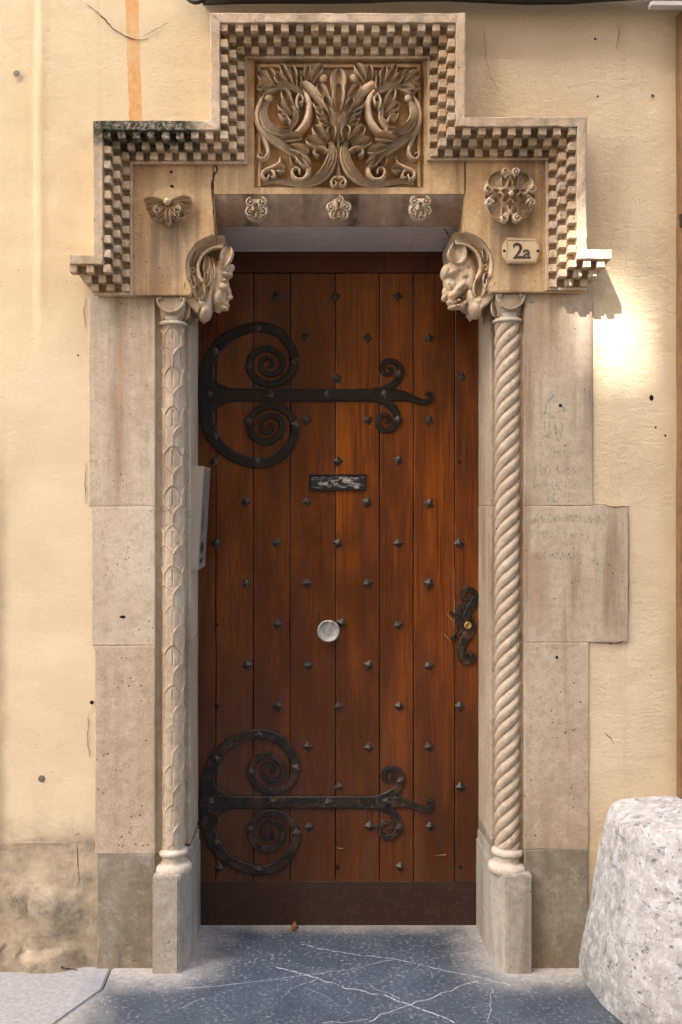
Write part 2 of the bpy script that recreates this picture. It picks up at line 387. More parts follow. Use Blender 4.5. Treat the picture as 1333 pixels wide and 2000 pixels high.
def iron(name, base, rust, amt, rough=.5, dust=.0):
    s = NT(name)
    n = s.noise(30, 6, .7); col = s.mix(s.rng(n, .45, .68, 0, amt), base, rust)
    col = s.mix(s.rng(s.noise(120, 4, .7), .5, .75, 0, dust), col, (.30,.25,.19))
    h = s.math('ADD', s.math('MULTIPLY', s.noise(40, 5, .7), .7), s.math('MULTIPLY', s.noise(160, 3), .3))
    return s.done(col, s.rng(n, .3, .7, rough - .08, rough + .2), s.bump(h, .6, .003), .35, .45)
M['iron'] = iron('black_iron', (.009,.008,.0075), (.032,.018,.011), .6, .42, .10)
M['rusty'] = iron('rusty_iron', (.012,.010,.009), (.085,.04,.021), .9, .5, .25)
M['stud'] = iron('stud_iron', (.032,.028,.024), (.09,.066,.047), .7, .42, .4)
M['kick'] = iron('brown_metal', (.042,.021,.014), (.06,.03,.019), .8, .55, .1)

def plain(name, c, rough, metal=0.0, var=.15, sc=40, bump=.1, spec=.4):
    s = NT(name); n = s.noise(sc, 5, .65)
    col = s.mix(s.rng(n, .3, .7), tuple(k*(1-var) for k in c), tuple(min(1, k*(1+var)) for k in c))
    return s.done(col, s.rng(n, .3, .7, rough-.06, rough+.08), s.bump(n, bump, .002), metal, spec)
M['alu'] = plain('brushed_aluminium', (.44,.39,.325), .42, .35, .06, 15, .03)
M['alu_panel'] = plain('aluminium_panel', (.27,.25,.23), .45, .4, .05, 15, .03)
M['dark'] = plain('black_plastic', (.02,.02,.02), .4)
M['knob'] = plain('worn_zinc', (.36,.35,.32), .5, .5, .3, 90, .3)
M['brass'] = plain('brass', (.48,.32,.12), .35, .9, .15, 80, .1)
M['plaque'] = plain('cream_ceramic', (.56,.42,.25), .35, 0, .08, 25, .06, .5)
M['ink'] = plain('dark_paint', (.042,.038,.03), .75, 0, .4, 120, .2)
M['slot'] = None
s = NT('chipped_black_paint'); n = s.noise(60, 7, .8, s.scale((.55, 1, 1.3)))
pm = s.rng(n, .515, .575); M['slot'] = s.done(s.mix(pm, (.012,.012,.013), (.42,.39,.35)), s.rng(pm, 0, 1, .3, .5), s.bump(pm, .4, .001), s.math('MULTIPLY', pm, .5), .5)
M['cable'] = plain('black_rubber', (.018,.017,.016), .6, 0, .3)
M['pipe'] = plain('pale_plastic', (.52,.49,.44), .5, 0, .1)
M['timber'] = plain('brown_painted_timber', (.20,.105,.04), .6, 0, .2, 20, .2)
M['leaf'] = plain('dry_leaf', (.30,.13,.05), .8, 0, .3)
M['crack'] = plain('crack_dirt', (.07,.045,.03), .95, 0, .3, 80, .2, .1)
M['hole'] = plain('dark_hole', (.02,.014,.01), .95, 0, .2, 80, .1, .1)
M['mortar'] = plain('pale_mortar', (.60,.50,.36), .95, 0, .15, 90, .5, .1)
M['scar'] = plain('scar_plaster', (.49,.355,.20), .95, 0, .15, 90, .6, .1)
M['scuff'] = plain('bare_wood', (.44,.29,.15), .8, 0, .3, 90, .4, .2)

def guard():
    s = NT('weathered_limestone')
    n = s.noise(7, 6, .7); col = s.mix(s.rng(n, .35, .65), (.31,.285,.25), (.46,.43,.39))
    col = s.mix(s.rng(s.noise(35, 6, .75), .42, .62), col, (.58,.555,.52))
    lo = s.rng(s.math('ADD', s.z, s.math('MULTIPLY', s.noise(9, 5, .7), .3)), -.05, .52, .95, 0)
    col = s.mix(s.math('MULTIPLY', lo, s.rng(s.noise(24, 7, .85), .36, .58)), col, (.21,.185,.155))
    pit = s.math('MULTIPLY', s.rng(s.voro(34, None), .06, .2, 1, 0), s.rng(s.noise(8, 3), .46, .56))
    pit2 = s.rng(s.noise(60, 6, .8), .39, .32)
    pit3 = s.math('MULTIPLY', s.rng(s.noise(17, 5, .75), .57, .62), s.rng(s.noise(70, 3), .48, .56))
    pm = s.math('MAXIMUM', s.math('MAXIMUM', pit, pit2), pit3)
    col = s.mix(s.math('MULTIPLY', pm, .6), col, (.13,.115,.10))
    h = s.math('SUBTRACT', s.math('MULTIPLY', s.noise(30, 7, .75), 1.2), pm)
    return s.done(col, .9, s.bump(h, .7, .007), 0, .25)
M['guard'] = guard()

def slab(name, c1, c2, specks, dusty):
    s = NT(name)
    col = s.mix(s.rng(s.noise(5, 6, .7), .3, .7), c1, c2)
    sp = s.rng(s.noise(80, 6, .82), .53, .63)
    sp = s.math('MULTIPLY', sp, s.rng(s.noise(11, 4), .35, .6, .25, 1))
    col = s.mix(s.math('MULTIPLY', sp, specks), col, (.46,.46,.46))
    v = s.rng(s.voro(48), .03, .10, 1, 0); col = s.mix(s.math('MULTIPLY', v, specks * .8), col, (.50,.49,.47))
    # pale dust gathered along the walls and in the corners of the doorway
    w = s.math('MULTIPLY', s.math('SUBTRACT', s.noise(9, 6, .72), .5), .20)
    d1 = s.rng(s.math('ADD', s.math('ABSOLUTE', s.math('SUBTRACT', s.x, .10)), w), .30, .52)
    d2 = s.rng(s.math('ADD', s.y, w), -.20, .0)
    d3 = s.rng(s.math('ADD', s.y, w), .20, .30, 0, .55)
    d4 = s.rng(s.math('ADD', s.x, w), -.68, -.5, 1, 0)
    dm = s.math('MAXIMUM', s.math('MAXIMUM', s.math('MULTIPLY', d1, d2), d3), s.math('MULTIPLY', d4, .8))
    dc = s.mix(s.rng(s.noise(60, 5, .7), .3, .7), (.34,.30,.25), (.50,.46,.41))
    col = s.mix(s.math('MULTIPLY', dm, dusty), col, dc)
    h = s.math('ADD', s.math('MULTIPLY', s.noise(60, 6, .7), .7), s.math('MULTIPLY', sp, .3))
    return s.done(col, s.rng(dm, 0, 1, .55, .95), s.bump(h, .35, .003), 0, .4)
M['bluestone'] = slab('dark_bluestone', (.040,.052,.068), (.072,.088,.108), .62, .95)
M['paleslab'] = slab('pale_paving', (.135,.155,.18), (.215,.235,.265), .5, .7)
M['street'] = slab('street_paving', (.13,.13,.135), (.19,.185,.18), .3, 0)
def vein():
    s = NT('white_vein'); n = s.noise(60, 5, .75); tr = s.n.new('ShaderNodeBsdfTransparent'); mx = s.n.new('ShaderNodeMixShader')
    m = s.done((.60,.62,.64), .6); out = s.n['Material Output']
    s.l.new(s.rng(n, .32, .55, .12, .9), mx.inputs[0]); s.l.new(tr.outputs[0], mx.inputs[1]); s.l.new(s.b.outputs[0], mx.inputs[2]); s.l.new(mx.outputs[0], out.inputs[0]); return m
M['vein'] = vein()
def graf():
    s = NT('faded_green_marker'); n = s.noise(85, 5, .8); tr = s.n.new('ShaderNodeBsdfTransparent'); mx = s.n.new('ShaderNodeMixShader')
    m = s.done((.10,.27,.16), .8); out = s.n['Material Output']
    s.l.new(s.rng(n, .42, .66, 0, .62), mx.inputs[0]); s.l.new(tr.outputs[0], mx.inputs[1]); s.l.new(s.b.outputs[0], mx.inputs[2]); s.l.new(mx.outputs[0], out.inputs[0]); return m
M['graf'] = graf()
M['opp'] = plain('ochre_render', (.30,.21,.12), .9, 0, .12, 3, .2, .2)
M['glass'] = plain('window_glass', (.05,.06,.07), .08, 0, .1, 3, .0, .5)
M['shutter'] = plain('green_shutter', (.07,.13,.09), .6, 0, .2)

# ---------------------------------------------------------------- setting: ground, facade, the added house that blocks the sun
g = MB(); g.add([(-60,-60,-.02),(60,-60,-.02),(60,60,-.02),(-60,60,-.02)], [(0,1,2,3)])
struct(g.build('ground', M['street']))
pav = bpy.data.objects.new('pavement', None); COL.objects.link(pav); pav['kind'] = 'structure'; ROOT['pavement'] = Vector((0,0,0))
def slab_piece(pts, z, mat, seed):
    mb = MB(); bm = bmesh.new()
    vs = [bm.verts.new((x, y, z)) for x, y in pts]; f = bm.faces.new(vs)
    r = bmesh.ops.extrude_face_region(bm, geom=[f])
    for q in r['geom']:
        if isinstance(q, bmesh.types.BMVert): q.co.z = -.02
    bmesh.ops.bevel(bm, geom=[e for e in bm.edges if all(abs(v.co.z - z) < 1e-6 for v in e.verts)], offset=.004, segments=2, affect='EDGES')
    bm.verts.index_update(); mb.add([v.co.copy() for v in bm.verts], [[v.index for v in f.verts] for f in bm.faces]); bm.free()
    return mb.build('paving_slab', mat, pav)
def G(px, py):                                # a point on the pavement under a pixel of the photograph
    d = ZC * FP / (py - VY); return (XP(px, d - D), d - D)
ja, jb = G(105, 2000), G(200, 1932)
jx = jb[0] + (ja[0]-jb[0]) * 3
jy = jb[1] + (ja[1]-jb[1]) * 3
e = .0025
slab_piece([(jb[0]+e, .35), (jb[0]+e, jb[1]), (jx+e, jy), (1.30, jy), (1.30, .35)], 0.0, M['bluestone'], 1)
slab_piece([(jb[0]-e, .35), (-1.6, .35), (-1.6, jy), (jx-e, jy), (jb[0]-e, jb[1])], -.001, M['paleslab'], 2)
slab_piece([(1.305, .35), (1.305, jy), (3.2, jy), (3.2, .35)], -.001, M['paleslab'], 3)
slab_piece([(-1.6, jy-.006), (-1.6, jy-.9), (.2, jy-.9), (.2, jy-.006)], -.001, M['paleslab'], 4)
slab_piece([(.206, jy-.006), (.206, jy-.9), (3.2, jy-.9), (3.2, jy-.006)], -.001, M['paleslab'], 5)
def vein_line(pts, w):
    mb = MB(); q = []
    for i in range(len(pts) - 1):
        a, b = Vector(G(*pts[i])), Vector(G(*pts[i+1])); n = 10
        for k in range(n): q.append(a.lerp(b, k/n))
    q.append(Vector(G(*pts[-1]))); rows = []
    for i, p in enumerate(q):
        a = q[max(0,i-1)]; b = q[min(len(q)-1,i+1)]; t = (b-a).normalized(); nn = Vector((-t.y, t.x))
        p = p + nn * (noise.noise(Vector((p.x*25, p.y*25, w*999))) * .009 + noise.noise(Vector((p.x*90, p.y*90, w*999))) * .004)
        ww = w * (.6 + .7*abs(noise.noise(Vector((p.x*40, p.y*40, 5)))))
        ww *= .72
        rows.append([(p.x+nn.x*ww, p.y+nn.y*ww, .0012), (p.x-nn.x*ww, p.y-nn.y*ww, .0012)])
    mb.grid(rows); mb.build('vein', M['vein'], pav, fix=False)
vein_line([(590,1845),(670,1862),(770,1873),(850,1893),(930,1908),(1000,1925)], .0024)
vein_line([(770,1873),(690,1893),(600,1905),(480,1921),(350,1932)], .0016)
vein_line([(540,1888),(620,1912),(680,1932),(750,1944),(800,1964),(890,1998)], .0034)
vein_line([(720,1922),(780,1952)], .0016)
vein_line([(935,1917),(870,1937),(800,1964),(740,1985),(715,1998)], .0026)
vein_line([(630,1998),(690,1996),(720,1992)], .002)
vein_line([(622,1912),(570,1930),(555,1944)], .0012)
vein_line([(960,1930),(958,1965),(955,1999)], .0014)
vein_line([(350,1970),(400,1950)], .0012)
vein_line([(600,1930),(650,1955)], .0010)

zr_ = (ZP(1256), ZP(988))
wall = thing('stucco_wall', 'cream yellow stucco house wall around the carved stone doorway', 'wall', (0, 0, 0))
def wallY(x, z):
    near = min(1, max(0, max(-.668 - x, x - (.875 if not zr_[0] < z < zr_[1] else .985)) / .08))
    y = -.0035 + near * (noise.noise(Vector((x*2.2, 0, z*2.2))) * .006 + noise.noise(Vector((x*9, 3, z*9))) * .0022)
    xe = XP(76) + .004 * noise.noise(Vector((0, 1, z*3)))
    fade = min(1, max(0, (z - 1.75) / .55))
    k = min(1, max(0, (xe - x) / .012)); y += .011 * fade * k                       # left of the ridge the plaster lies deeper
    y -= .006 * fade * exp(-((x - xe - .006) / .008) ** 2)
    zb = ZP(1645) + .01 * noise.noise(Vector((x*5, 7, 0)))
    if x < 0:                                                                   # broken, patched plaster at the foot
        b = min(1, max(0, (zb - z) / .012)); y += .005 * b
        lump = noise.noise(Vector((x*6, 11, z*6))); f = min(1, max(0, (.30 - z) / .12))
        y -= near * f * (.012 + .016 * lump)
        zl = ZP(1738) + .02 * noise.noise(Vector((x*7, 2, 2))); xl = XP(52)
        if z < zl and x > xl: y -= near * .014 * min(1, (zl - z) / .015) * min(1, (x - xl) / .02)
        if z < .055 + .03 * noise.noise(Vector((x*8, 0, 4))): y -= .02 * near
    return y
xs = [-7,-5,-3,-2,-1.5,-1.2] + [-1.05 + .0125*i for i in range(int(2.45/.0125)+1)] + [1.6,2,3,5,8]
zs = [-.03] + [.0125*i for i in range(int(3.15/.0125)+1)] + [3.3,3.6,4,5,6.5,8,9.5,11]
mb = MB(); nx = len(xs)
V = [(x, wallY(x, z), z) for z in zs for x in xs]; Fc = []
for i in range(len(zs)-1):
    for j in range(nx-1):
        xm, zm = (xs[j]+xs[j+1])/2, (zs[i]+zs[i+1])/2
        if -.57 < xm < .77 and zm < 2.34: continue
        Fc.append((i*nx+j, i*nx+j+1, (i+1)*nx+j+1, (i+1)*nx+j))
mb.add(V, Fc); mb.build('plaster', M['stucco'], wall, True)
def crack(parent, pts, w, Y, name='crack', mat=None, jag=.004, seed=0):
    q = []
    for i in range(len(pts)-1):
        a, b = P(*pts[i], Y), P(*pts[i+1], Y)
        for k in range(6): q.append(a.lerp(b, k/6))
    q.append(P(*pts[-1], Y)); n = len(q); out = []
    for i, p in enumerate(q):
        t = i/(n-1); j = noise.noise_vector(p*60 + Vector((seed,0,0)))*jag
        ww = w * (.35 + .65*sin(pi*t)) * (.5 + abs(noise.noise(p*90))*1.6)
        out.append((p.x+j.x, p.z+j.z, ww, .0012))
    m = MB(); ribbon(m, out, [(-1,0),(-.6,1),(.6,1),(1,0)], Y, 1); return m.build(name, mat or M['crack'], parent, fix=False)
crack(wall, [(170,8),(195,28),(208,40),(220,54),(240,68),(262,77),(290,77)], .0035, -.006, seed=1)
crack(wall, [(275,75),(300,60),(330,45)], .0012, -.007, seed=2)
crack(wall, [(945,55),(950,110),(958,150),(978,182)], .0004, -.004, seed=3)
crack(wall, [(1206,42),(1210,65),(1204,94)], .0022, -.004, seed=4, mat=M['scuff'])
crack(wall, [(145,1631),(165,1627),(183,1624)], .005, -.002, seed=5)
crack(wall, [(150,1625),(152,1680),(155,1735)], .002, .002, seed=6)
crack(wall, [(167,582),(165,610),(168,640)], .0018, -.006, seed=12)
crack(wall, [(168,905),(166,940),(169,985)], .0018, -.006, seed=13)
crack(wall, [(173,1395),(172,1440),(175,1480)], .0018, -.006, seed=14)
crack(wall, [(1158,985),(1195,988),(1229,990)], .003, -.010, seed=15)
crack(wall, [(1165,1256),(1200,1257),(1226,1252)], .0035, -.010, seed=16)
crack(wall, [(1228,1000),(1229,1120),(1226,1250)], .0016, -.010, seed=17)
crack(wall, [(1182,1430),(1192,1442),(1200,1455)], .003, -.004, seed=18)
crack(wall, [(90,1875),(115,1888),(150,1895)], .007, -.03, seed=8)
crack(wall, [(22,1646),(75,1645),(135,1645)], .0016, -.002, seed=9, mat=M['mortar'], jag=.001)
def hole(parent, px, py, r, Y, mat='hole', sx=1.0, name='hole'):
    m = MB(); c = P(px, py, Y); n = 10
    ring = [(c.x + r*mpp()*sx*cos(2*pi*i/n)*(1+.25*noise.noise(Vector((i*1.7, px, py)))), c.y, c.z + r*mpp()*sin(2*pi*i/n)*(1+.25*noise.noise(Vector((i*1.7, py, px))))) for i in range(n)]
    m.add(ring + [(c.x, c.y - .0015, c.z)], [(i, (i+1) % n, n) for i in range(n)]); return m.build(name, M[mat], parent)
for a in [(33,144,7,-.001,'grey'),(1273,777,6,-.006,'hole',.7),(82,1521,7,-.004,'grey'),(80,733,4.5,-.003,'tan'),(1281,835,3.5,-.005,'hole'),(1275,187,3,-.005,'crack'),(1163,76,2.5,-.005,'crack'),(120,688,2.5,-.003,'crack'),(153,694,2,-.004,'crack'),(1300,851,4,-.006,'crack',.8),(1168,188,2,-.005,'crack')]:
    hole(wall, *a)
post = thing('timber_post', 'brown painted timber post at the right edge of the cream wall', 'post', (XP(1352), -.03, .5))
mb = MB(); rbox(mb, XP(1328.5,-.035), XP(1328.5,-.035)+.11, -.035, .05, .30, ZP(22,-.03), .004, .06, .0012, 5)
mb.build('timber', M['timber'], post, True)
mb = MB(); rbox(mb, XP(1331,-.045), XP(1331,-.045)+.09, -.05, -.02, 2.2, 2.24, .002, .05); mb.build('iron_strap', M['iron'], post)

pipe = thing('conduit', 'black cable conduit running along the wall above the doorway', 'conduit', (XP(660), -.05, ZP(-12)))
mb = MB(); pts = [(XP(400,-.07) + i*.12, -.07 + .003*sin(i*2.1), ZP(-17,-.07) + .004*sin(i*1.3) + .0006*i) for i in range(34)]
tube(mb, pts, .030, 12); mb.build('cable', M['cable'], pipe, True)
mb = MB(); pts = [(p[0]-.01, -.028, p[2] + .006 + .004*sin(p[0]*7)) for p in pts]; tube(mb, pts, .021, 10); mb.build('cable', M['cable'], pipe, True)
mb = MB(); q = spline([tuple(P(405,-25,-.03)), tuple(P(398,-2,-.04)), tuple(P(380,4,-.04)), tuple(P(362,-10,-.03)), tuple(P(350,-40,-.03))], 6); tube(mb, q, .007, 8); mb.build('cable_loop', M['cable'], pipe, True)
mb = MB(); rbox(mb, XP(1272,-.09), XP(1400,-.09), -.092, -.065, ZP(11,-.09), ZP(2,-.09), .002, .05); mb.build('junction_box', M['pipe'], pipe)

opp = thing('opposite_building', 'ochre rendered house across the street behind the viewer', 'building', (-1, -9.2, 0))  # unseen; added to keep direct sun off the doorway
C0 = P(1180, 612, 0.0); k9 = 9.0
hx, hz = C0.x - .61*k9, C0.z + 1.42*k9      # hole cut in the added house's wall, aimed to throw the sun patch
hw, hh = .098, .15
xa, xb, zt = -9.0, 9.0, 16.9
mb = MB()
mb.box(xa, hx-hw, -9.06, -9.0, 0, zt); mb.box(hx+hw, xb, -9.06, -9.0, 0, zt)
mb.box(hx-hw, hx+hw, -9.06, -9.0, 0, hz-hh); mb.box(hx-hw, hx+hw, -9.06, -9.0, hz+hh, zt)
mb.box(xa, xb, -16, -9.07, 0, 9.5)
mb.build('wall', M['opp'], opp)
for i in range(5):
    for j in range(4):
        x = -7.5 + i*3.7; z = 1.2 + j*3.3
        mb = MB(); mb.box(x-.55, x+.55, -8.99, -8.95, z, z+1.7); w = mb.build('window', M['shutter'], opp)
        mb = MB(); mb.box(x-.42, x+.42, -8.945, -8.93, z+.12, z+1.58); mb.build('pane', M['glass'], w)

# ---------------------------------------------------------------- stone surround: jambs, spandrels, lintel
sur = thing('stone_surround', 'weathered tan stone door surround built of large dressed blocks', 'door surround', (.1, 0, 0))
YF, YP = -.025, -.0085
NL, NR = -.4528, .648            # where the nooks of the columns start
RL, RR = -.358, .564             # the reveals
def block(boxes, mat, seed, step=.03, amp=.0008):
    mb = MB()
    for b in boxes: rbox(mb, *b, r=.0024, step=step, amp=amp, seed=seed)
    return mb.build('stone_block', M[mat], sur, True)
zl = [ZP(1895,-.02)-.03, ZP(1671,-.02), ZP(1262,-.02), ZP(989,-.02), ZP(578,-.02)]
zr = [ZP(1895,-.02)-.03, ZP(1662,-.02), ZP(1256,-.02), ZP(988,-.02), ZP(572,-.02)]
xl = [-.625, -.631, -.641, -.650]
for i, m in enumerate(['grey', 'rough', 'pale', 'pale']):
    block([(xl[i], NL, YP, .10, zl[i], zl[i+1]), (NL-.02, RL, .08, .33, zl[i], zl[i+1]-(0 if i else .01))], m, i*3.1)
xr = [.838, .840, .958, .852]
for i, m in enumerate(['grey', 'rough', 'rosy', 'rosy']):
    block([(NR, xr[i], YP, .10, zr[i], zr[i+1]), (RR, NR+.02, .08, .33, zr[i], zr[i+1])], m, 20 + i*2.7)
for x0, x1 in ((NL-.012, -.434), (.634, NR+.012)):
    mb = MB(); rbox(mb, x0, x1, .012, .10, ZP(1700,.01), ZP(585,.01), .002, .04, .0006, x0*9); mb.build('nook_fillet', M['pale' if x0 < 0 else 'rosy'], sur, True)
# spandrel stones with the quarter-round cut over each corbel
def arc(cx, cy, r, a0, a1, n=14): return [(cx + r*cos(math.radians(a0+(a1-a0)*i/n)), cy - r*sin(math.radians(a0+(a1-a0)*i/n))) for i in range(n+1)]
def px2(pts, Y): return [(P(a, b, Y).x, P(a, b, Y).z) for a, b in pts]
ARL = (429, 524, 65.0); ARR = (897, 519, 66.0)
al = arc(*ARL, 98, 218); ar = arc(*ARR, 82, -38)
mb = MB(); prism(mb, px2([(190,578),(190,252),(417,252),(417,330),(418,380)] + al + [(372,577.5)], YF), YF, .12); mb.build('stone_block', M['tan'], sur)
mb = MB(); prism(mb, px2([(1140,571.5),(958,571.5)] + ar[::-1] + [(908,380),(909,252),(1140,252)], YF), YF, .12); mb.build('stone_block', M['tan'], sur)
# lintel: plate with the sunk panel, chamfered lower edge, soffit
LX0, LX1 = XP(418.6,YF), XP(907.4,YF)
hx0, hx1, hz0, hz1 = XP(497,YF), XP(828,YF), ZP(366,YF), ZP(118,YF)
zc0, zc1 = ZP(380,YF), ZP(440,.06)
mb = MB()
def gridplate(x0, x1, z0, z1):
    nxx, nzz = max(1, int((x1-x0)/.02)), max(1, int((z1-z0)/.02))
    mb.grid([[Vector((x0+(x1-x0)*i/nxx, YF, z0+(z1-z0)*j/nzz)) + Vector((0, .0012*noise.noise(Vector((x0+(x1-x0)*i/nxx, 0, z0+(z1-z0)*j/nzz))*14), 0)) for i in range(nxx+1)] for j in range(nzz+1)])
ztop = 2.80
gridplate(LX0, hx0, hz0, hz1); gridplate(hx1, LX1, hz0, hz1); gridplate(LX0, LX1, zc0+.002, hz0); gridplate(LX0, LX1, hz1, ztop)
for (a, b) in (((hx0,hz0),(hx0,hz1)), ((hx0,hz1),(hx1,hz1)), ((hx1,hz1),(hx1,hz0)), ((hx1,hz0),(hx0,hz0))):
    mb.add([(a[0],YF,a[1]),(b[0],YF,b[1]),(b[0],-.004,b[1]),(a[0],-.004,a[1])], [(0,1,2,3)])
for x in (LX0, LX1): mb.add([(x,YF,zc0),(x,.1,zc0),(x,.1,ztop),(x,YF,ztop)], [(0,1,2,3)])
mb.build('stone_block', M['tan'], sur)
mb = MB(); n = 60
prof = [(YF+.0006, zc0+.005), (YF+.003, zc0), (YF+.03, zc0-(zc0-zc1)*.36), (.058, zc1+.001), (.062, zc1-.001), (.07, zc1-.002)]
mb.grid([[Vector((LX0+(LX1-LX0)*i/n, y, z)) + wob((LX0+(LX1-LX0)*i/n, y, z), .0015 if z < zc0-.001 else 0, 18) for i in range(n+1)] for y, z in prof])
mb.build('chamfered_edge', M['stained'], sur, True)
mb = MB(); mb.grid([[Vector((LX0+(LX1-LX0)*i/30, .069+(.34-.069)*j/8, zc1-.0015+(ZP(493,.3)-zc1)*j/8)) for i in range(31)] for j in range(9)])
mb.build('soffit', M['soffit'], sur, True)
for x0, x1 in ((RL-.2, LX0), (LX1, RR+.2)):
    mb = MB(); mb.box(x0, x1, .10, .34, 2.03, 2.44); mb.build('cheek', M['tan'], sur)
crack(sur, [(413,240),(414,262),(413,290),(419,312),(424,330),(418,345),(414,356),(416,400),(420,440),(424,478)], .0055, YF-.0015, jag=.0035, seed=21)
crack(sur, [(909,252),(908,300),(909,378)], .0035, YF-.001, jag=.0008, seed=22)
crack(sur, [(862,440),(872,452),(878,465)], .004, .08, jag=.003, seed=23)
for a in [(335,336,3,YF-.001,'hole'),(336,365,4,YF-.001,'hole'),(1095,792,3.5,YP-.0012,'hole'),(1088,1284,3,YP-.0012,'hole'),(180,1372,4,YP-.0012,'hole'),(240,1205,3,YP-.0012,'hole',2)]:
    hole(sur, *a)
# faded green scribbles on the right jamb
def scrib(lines, w=2.2):
    mb = MB()
    for L in lines:
        q = [(P(x, y, YP).x, P(x, y, YP).z, w*mpp(), .0004) for x, y in L]
        ribbon(mb, q, [(-1,.5),(0,1),(1,.5)], YP-.0014, 4)
    mb.build('graffiti', M['graf'], sur, fix=False)['kind'] = 'stuff'
scrib([[(1064,808),(1068,790),(1078,775),(1086,772),(1090,785),(1104,800)], [(1062,808),(1085,806),(1108,800)], [(1066,815),(1064,840),(1074,858),(1072,830),(1080,815),(1086,845),(1092,862),(1098,830),(1094,815)], [(1082,812),(1085,830),(1088,860)]], 3.2)
rs = random.Random(4); L = []
for x0, x1, y in ((1046,1140,918),(1042,1135,948),(1070,1130,972),(1040,1185,1012),(1060,1150,1044),(1042,1110,1085),(1062,1108,885)):
    x = x0
    while x < x1:
        w = rs.uniform(8, 15); k = rs.random()
        if k < .4: L.append([(x,y-8),(x+2,y+8),(x+w*.6,y-6),(x+w*.7,y+8)])
        elif k < .7: L.append([(x+w*.7,y-6),(x+1,y-7),(x,y+6),(x+w*.6,y+7),(x+w*.7,y)])
        else: L.append([(x,y-8),(x+1,y+8)]); L.append([(x,y),(x+w*.6,y-3)])
        x += w
scrib(L, 1.7)

# ---------------------------------------------------------------- stepped billet cornice
cor = thing('billet_cornice', 'stepped stone hood moulding of checkered billet blocks over the doorway', 'cornice', (.09, 0, 2.0))
YB = -.105
ol = [P(137,497,YB), P(182,497,YB), P(182,235,YB), P(411,235,YB), P(411,25,YB), P(910,25,YB), P(910,228,YB), P(1147,228,YB), P(1147,487,YB), P(1195,487,YB)]
path = [Vector((p.x, p.z)) for p in ol]
path[0].y = path[1].y; path[-1].y = path[-2].y
for a, b in ((1,2),(3,4),(5,6),(7,8)): m_ = (path[a].x+path[b].x)/2; path[a].x = path[b].x = m_
for a, b in ((2,3),(4,5),(6,7)): m_ = (path[a].y+path[b].y)/2; path[a].y = path[b].y = m_
BW, CW, PD = .028, .0224, .0215
def offpath(o, ends=.72):
    out = []
    for i, p in enumerate(path):
        dn = (path[i+1]-p).normalized() if i < len(path)-1 else (p-path[i-1]).normalized()
        dp = (p-path[i-1]).normalized() if i else dn
        n1, n2 = Vector((dp.y, -dp.x)), Vector((dn.y, -dn.x))
        q = p + (n1 + n2) * o if (i and i < len(path)-1) else p + n1 * o
        if i == 0: q = q + Vector((max(0, o-BW)*ends, 0))
        if i == len(path)-1: q = q - Vector((max(0, o-BW)*ends, 0))
        out.append(q)
    return out
PR = [(0, .02), (0, YB+.003), (.003, YB), (BW-.002, YB), (BW, YB+.002), (BW, YB+.006+PD+.011)]
for k in range(1, 4):
    PR += [(BW+CW*k, YB+.006+PD*k+(.011 if k < 3 else .006)), (BW+CW*k, YB+.006+PD*(k+1)+(.011 if k < 2 else .006) if k < 3 else YB+.006+PD*3-.005)]
PR += [(BW+CW*3+.007, YB+.006+PD*3-.005), (BW+CW*3+.007, YF+.003)]
rows = []
for o, y in PR:
    pp = offpath(o); r = []
    for i in range(len(pp)-1):
        n = max(2, int((pp[i+1]-pp[i]).length / .02))
        for k in range(n): q = pp[i].lerp(pp[i+1], k/n); r.append(Vector((q.x, y, q.y)))
        # same count on every row: resample below
    rows.append((pp, y))
cnt = [max(2, int((path[i+1]-path[i]).length/.02)) for i in range(len(path)-1)]
mesh_rows = []
for (pp, y), (o, _) in zip(rows, PR):
    r = []
    for i in range(len(pp)-1):
        for k in range(cnt[i]):
            q = pp[i].lerp(pp[i+1], k/cnt[i]); v = Vector((q.x, y, q.y))
            if o < BW+.001: v += wob(v, .0022, 30, 2) + wob(v, .0016, 90, 4)
            r.append(v)
    q = pp[-1]; r.append(Vector((q.x, y, q.y))); mesh_rows.append(r)
mb = MB(); mb.grid(mesh_rows)
for e in (0, -1): mb.add([r[e] for r in mesh_rows], [tuple(range(len(mesh_rows)))])
mb.build('moulding', M['cornice'], cor)
bms = [bevel_box_mesh('billet', CW*1.0, PD+.014, CW*1.0, .0010 + .0004*i, M['cornice']) for i in range(3)]
for me in bms:
    for v in me.vertices: v.co += wob(v.co, .0007, 60, len(me.name))
nb = 0
def billet(x, z, k, sx=1.0):
    global nb
    y = YB + .006 + PD*(k-1) + (PD+.014)/2
    jt = random.uniform
    o = link('billet', bms[nb % 3], None, cor, False, (x+jt(-.0006,.0006), y+jt(-.0008,.0012), z+jt(-.0006,.0006)))
    o.scale = (sx*jt(.95,1.01), 1, jt(.92,1.02)); o.location.y += max(0, jt(-.012,.006)); o.rotation_euler = (jt(-.03,.03), jt(-.03,.03), jt(-.03,.03)); nb += 1
for k in (1, 2, 3):
    pp = offpath(BW + CW*(k-.5))
    for i in range(len(pp)-1):
        a, b = pp[i], pp[i+1]; Ls = (b-a).length; n = max(1, round(Ls / CW))
        if (n % 2) and i not in (0, len(pp)-2): n += 1 if Ls/CW > n else -1
        for j in range(n + 1):
            # corner cells belong to the horizontal runs
            if abs(b.y-a.y) > abs(b.x-a.x) and j in (0, n): continue
            # checker: block where column + row is even, counted from the corner the run starts in
            par = (n - j) % 2 if i == 0 else j % 2
            if par: continue
            q = a.lerp(b, j/n)
            billet(q.x, q.y, k)

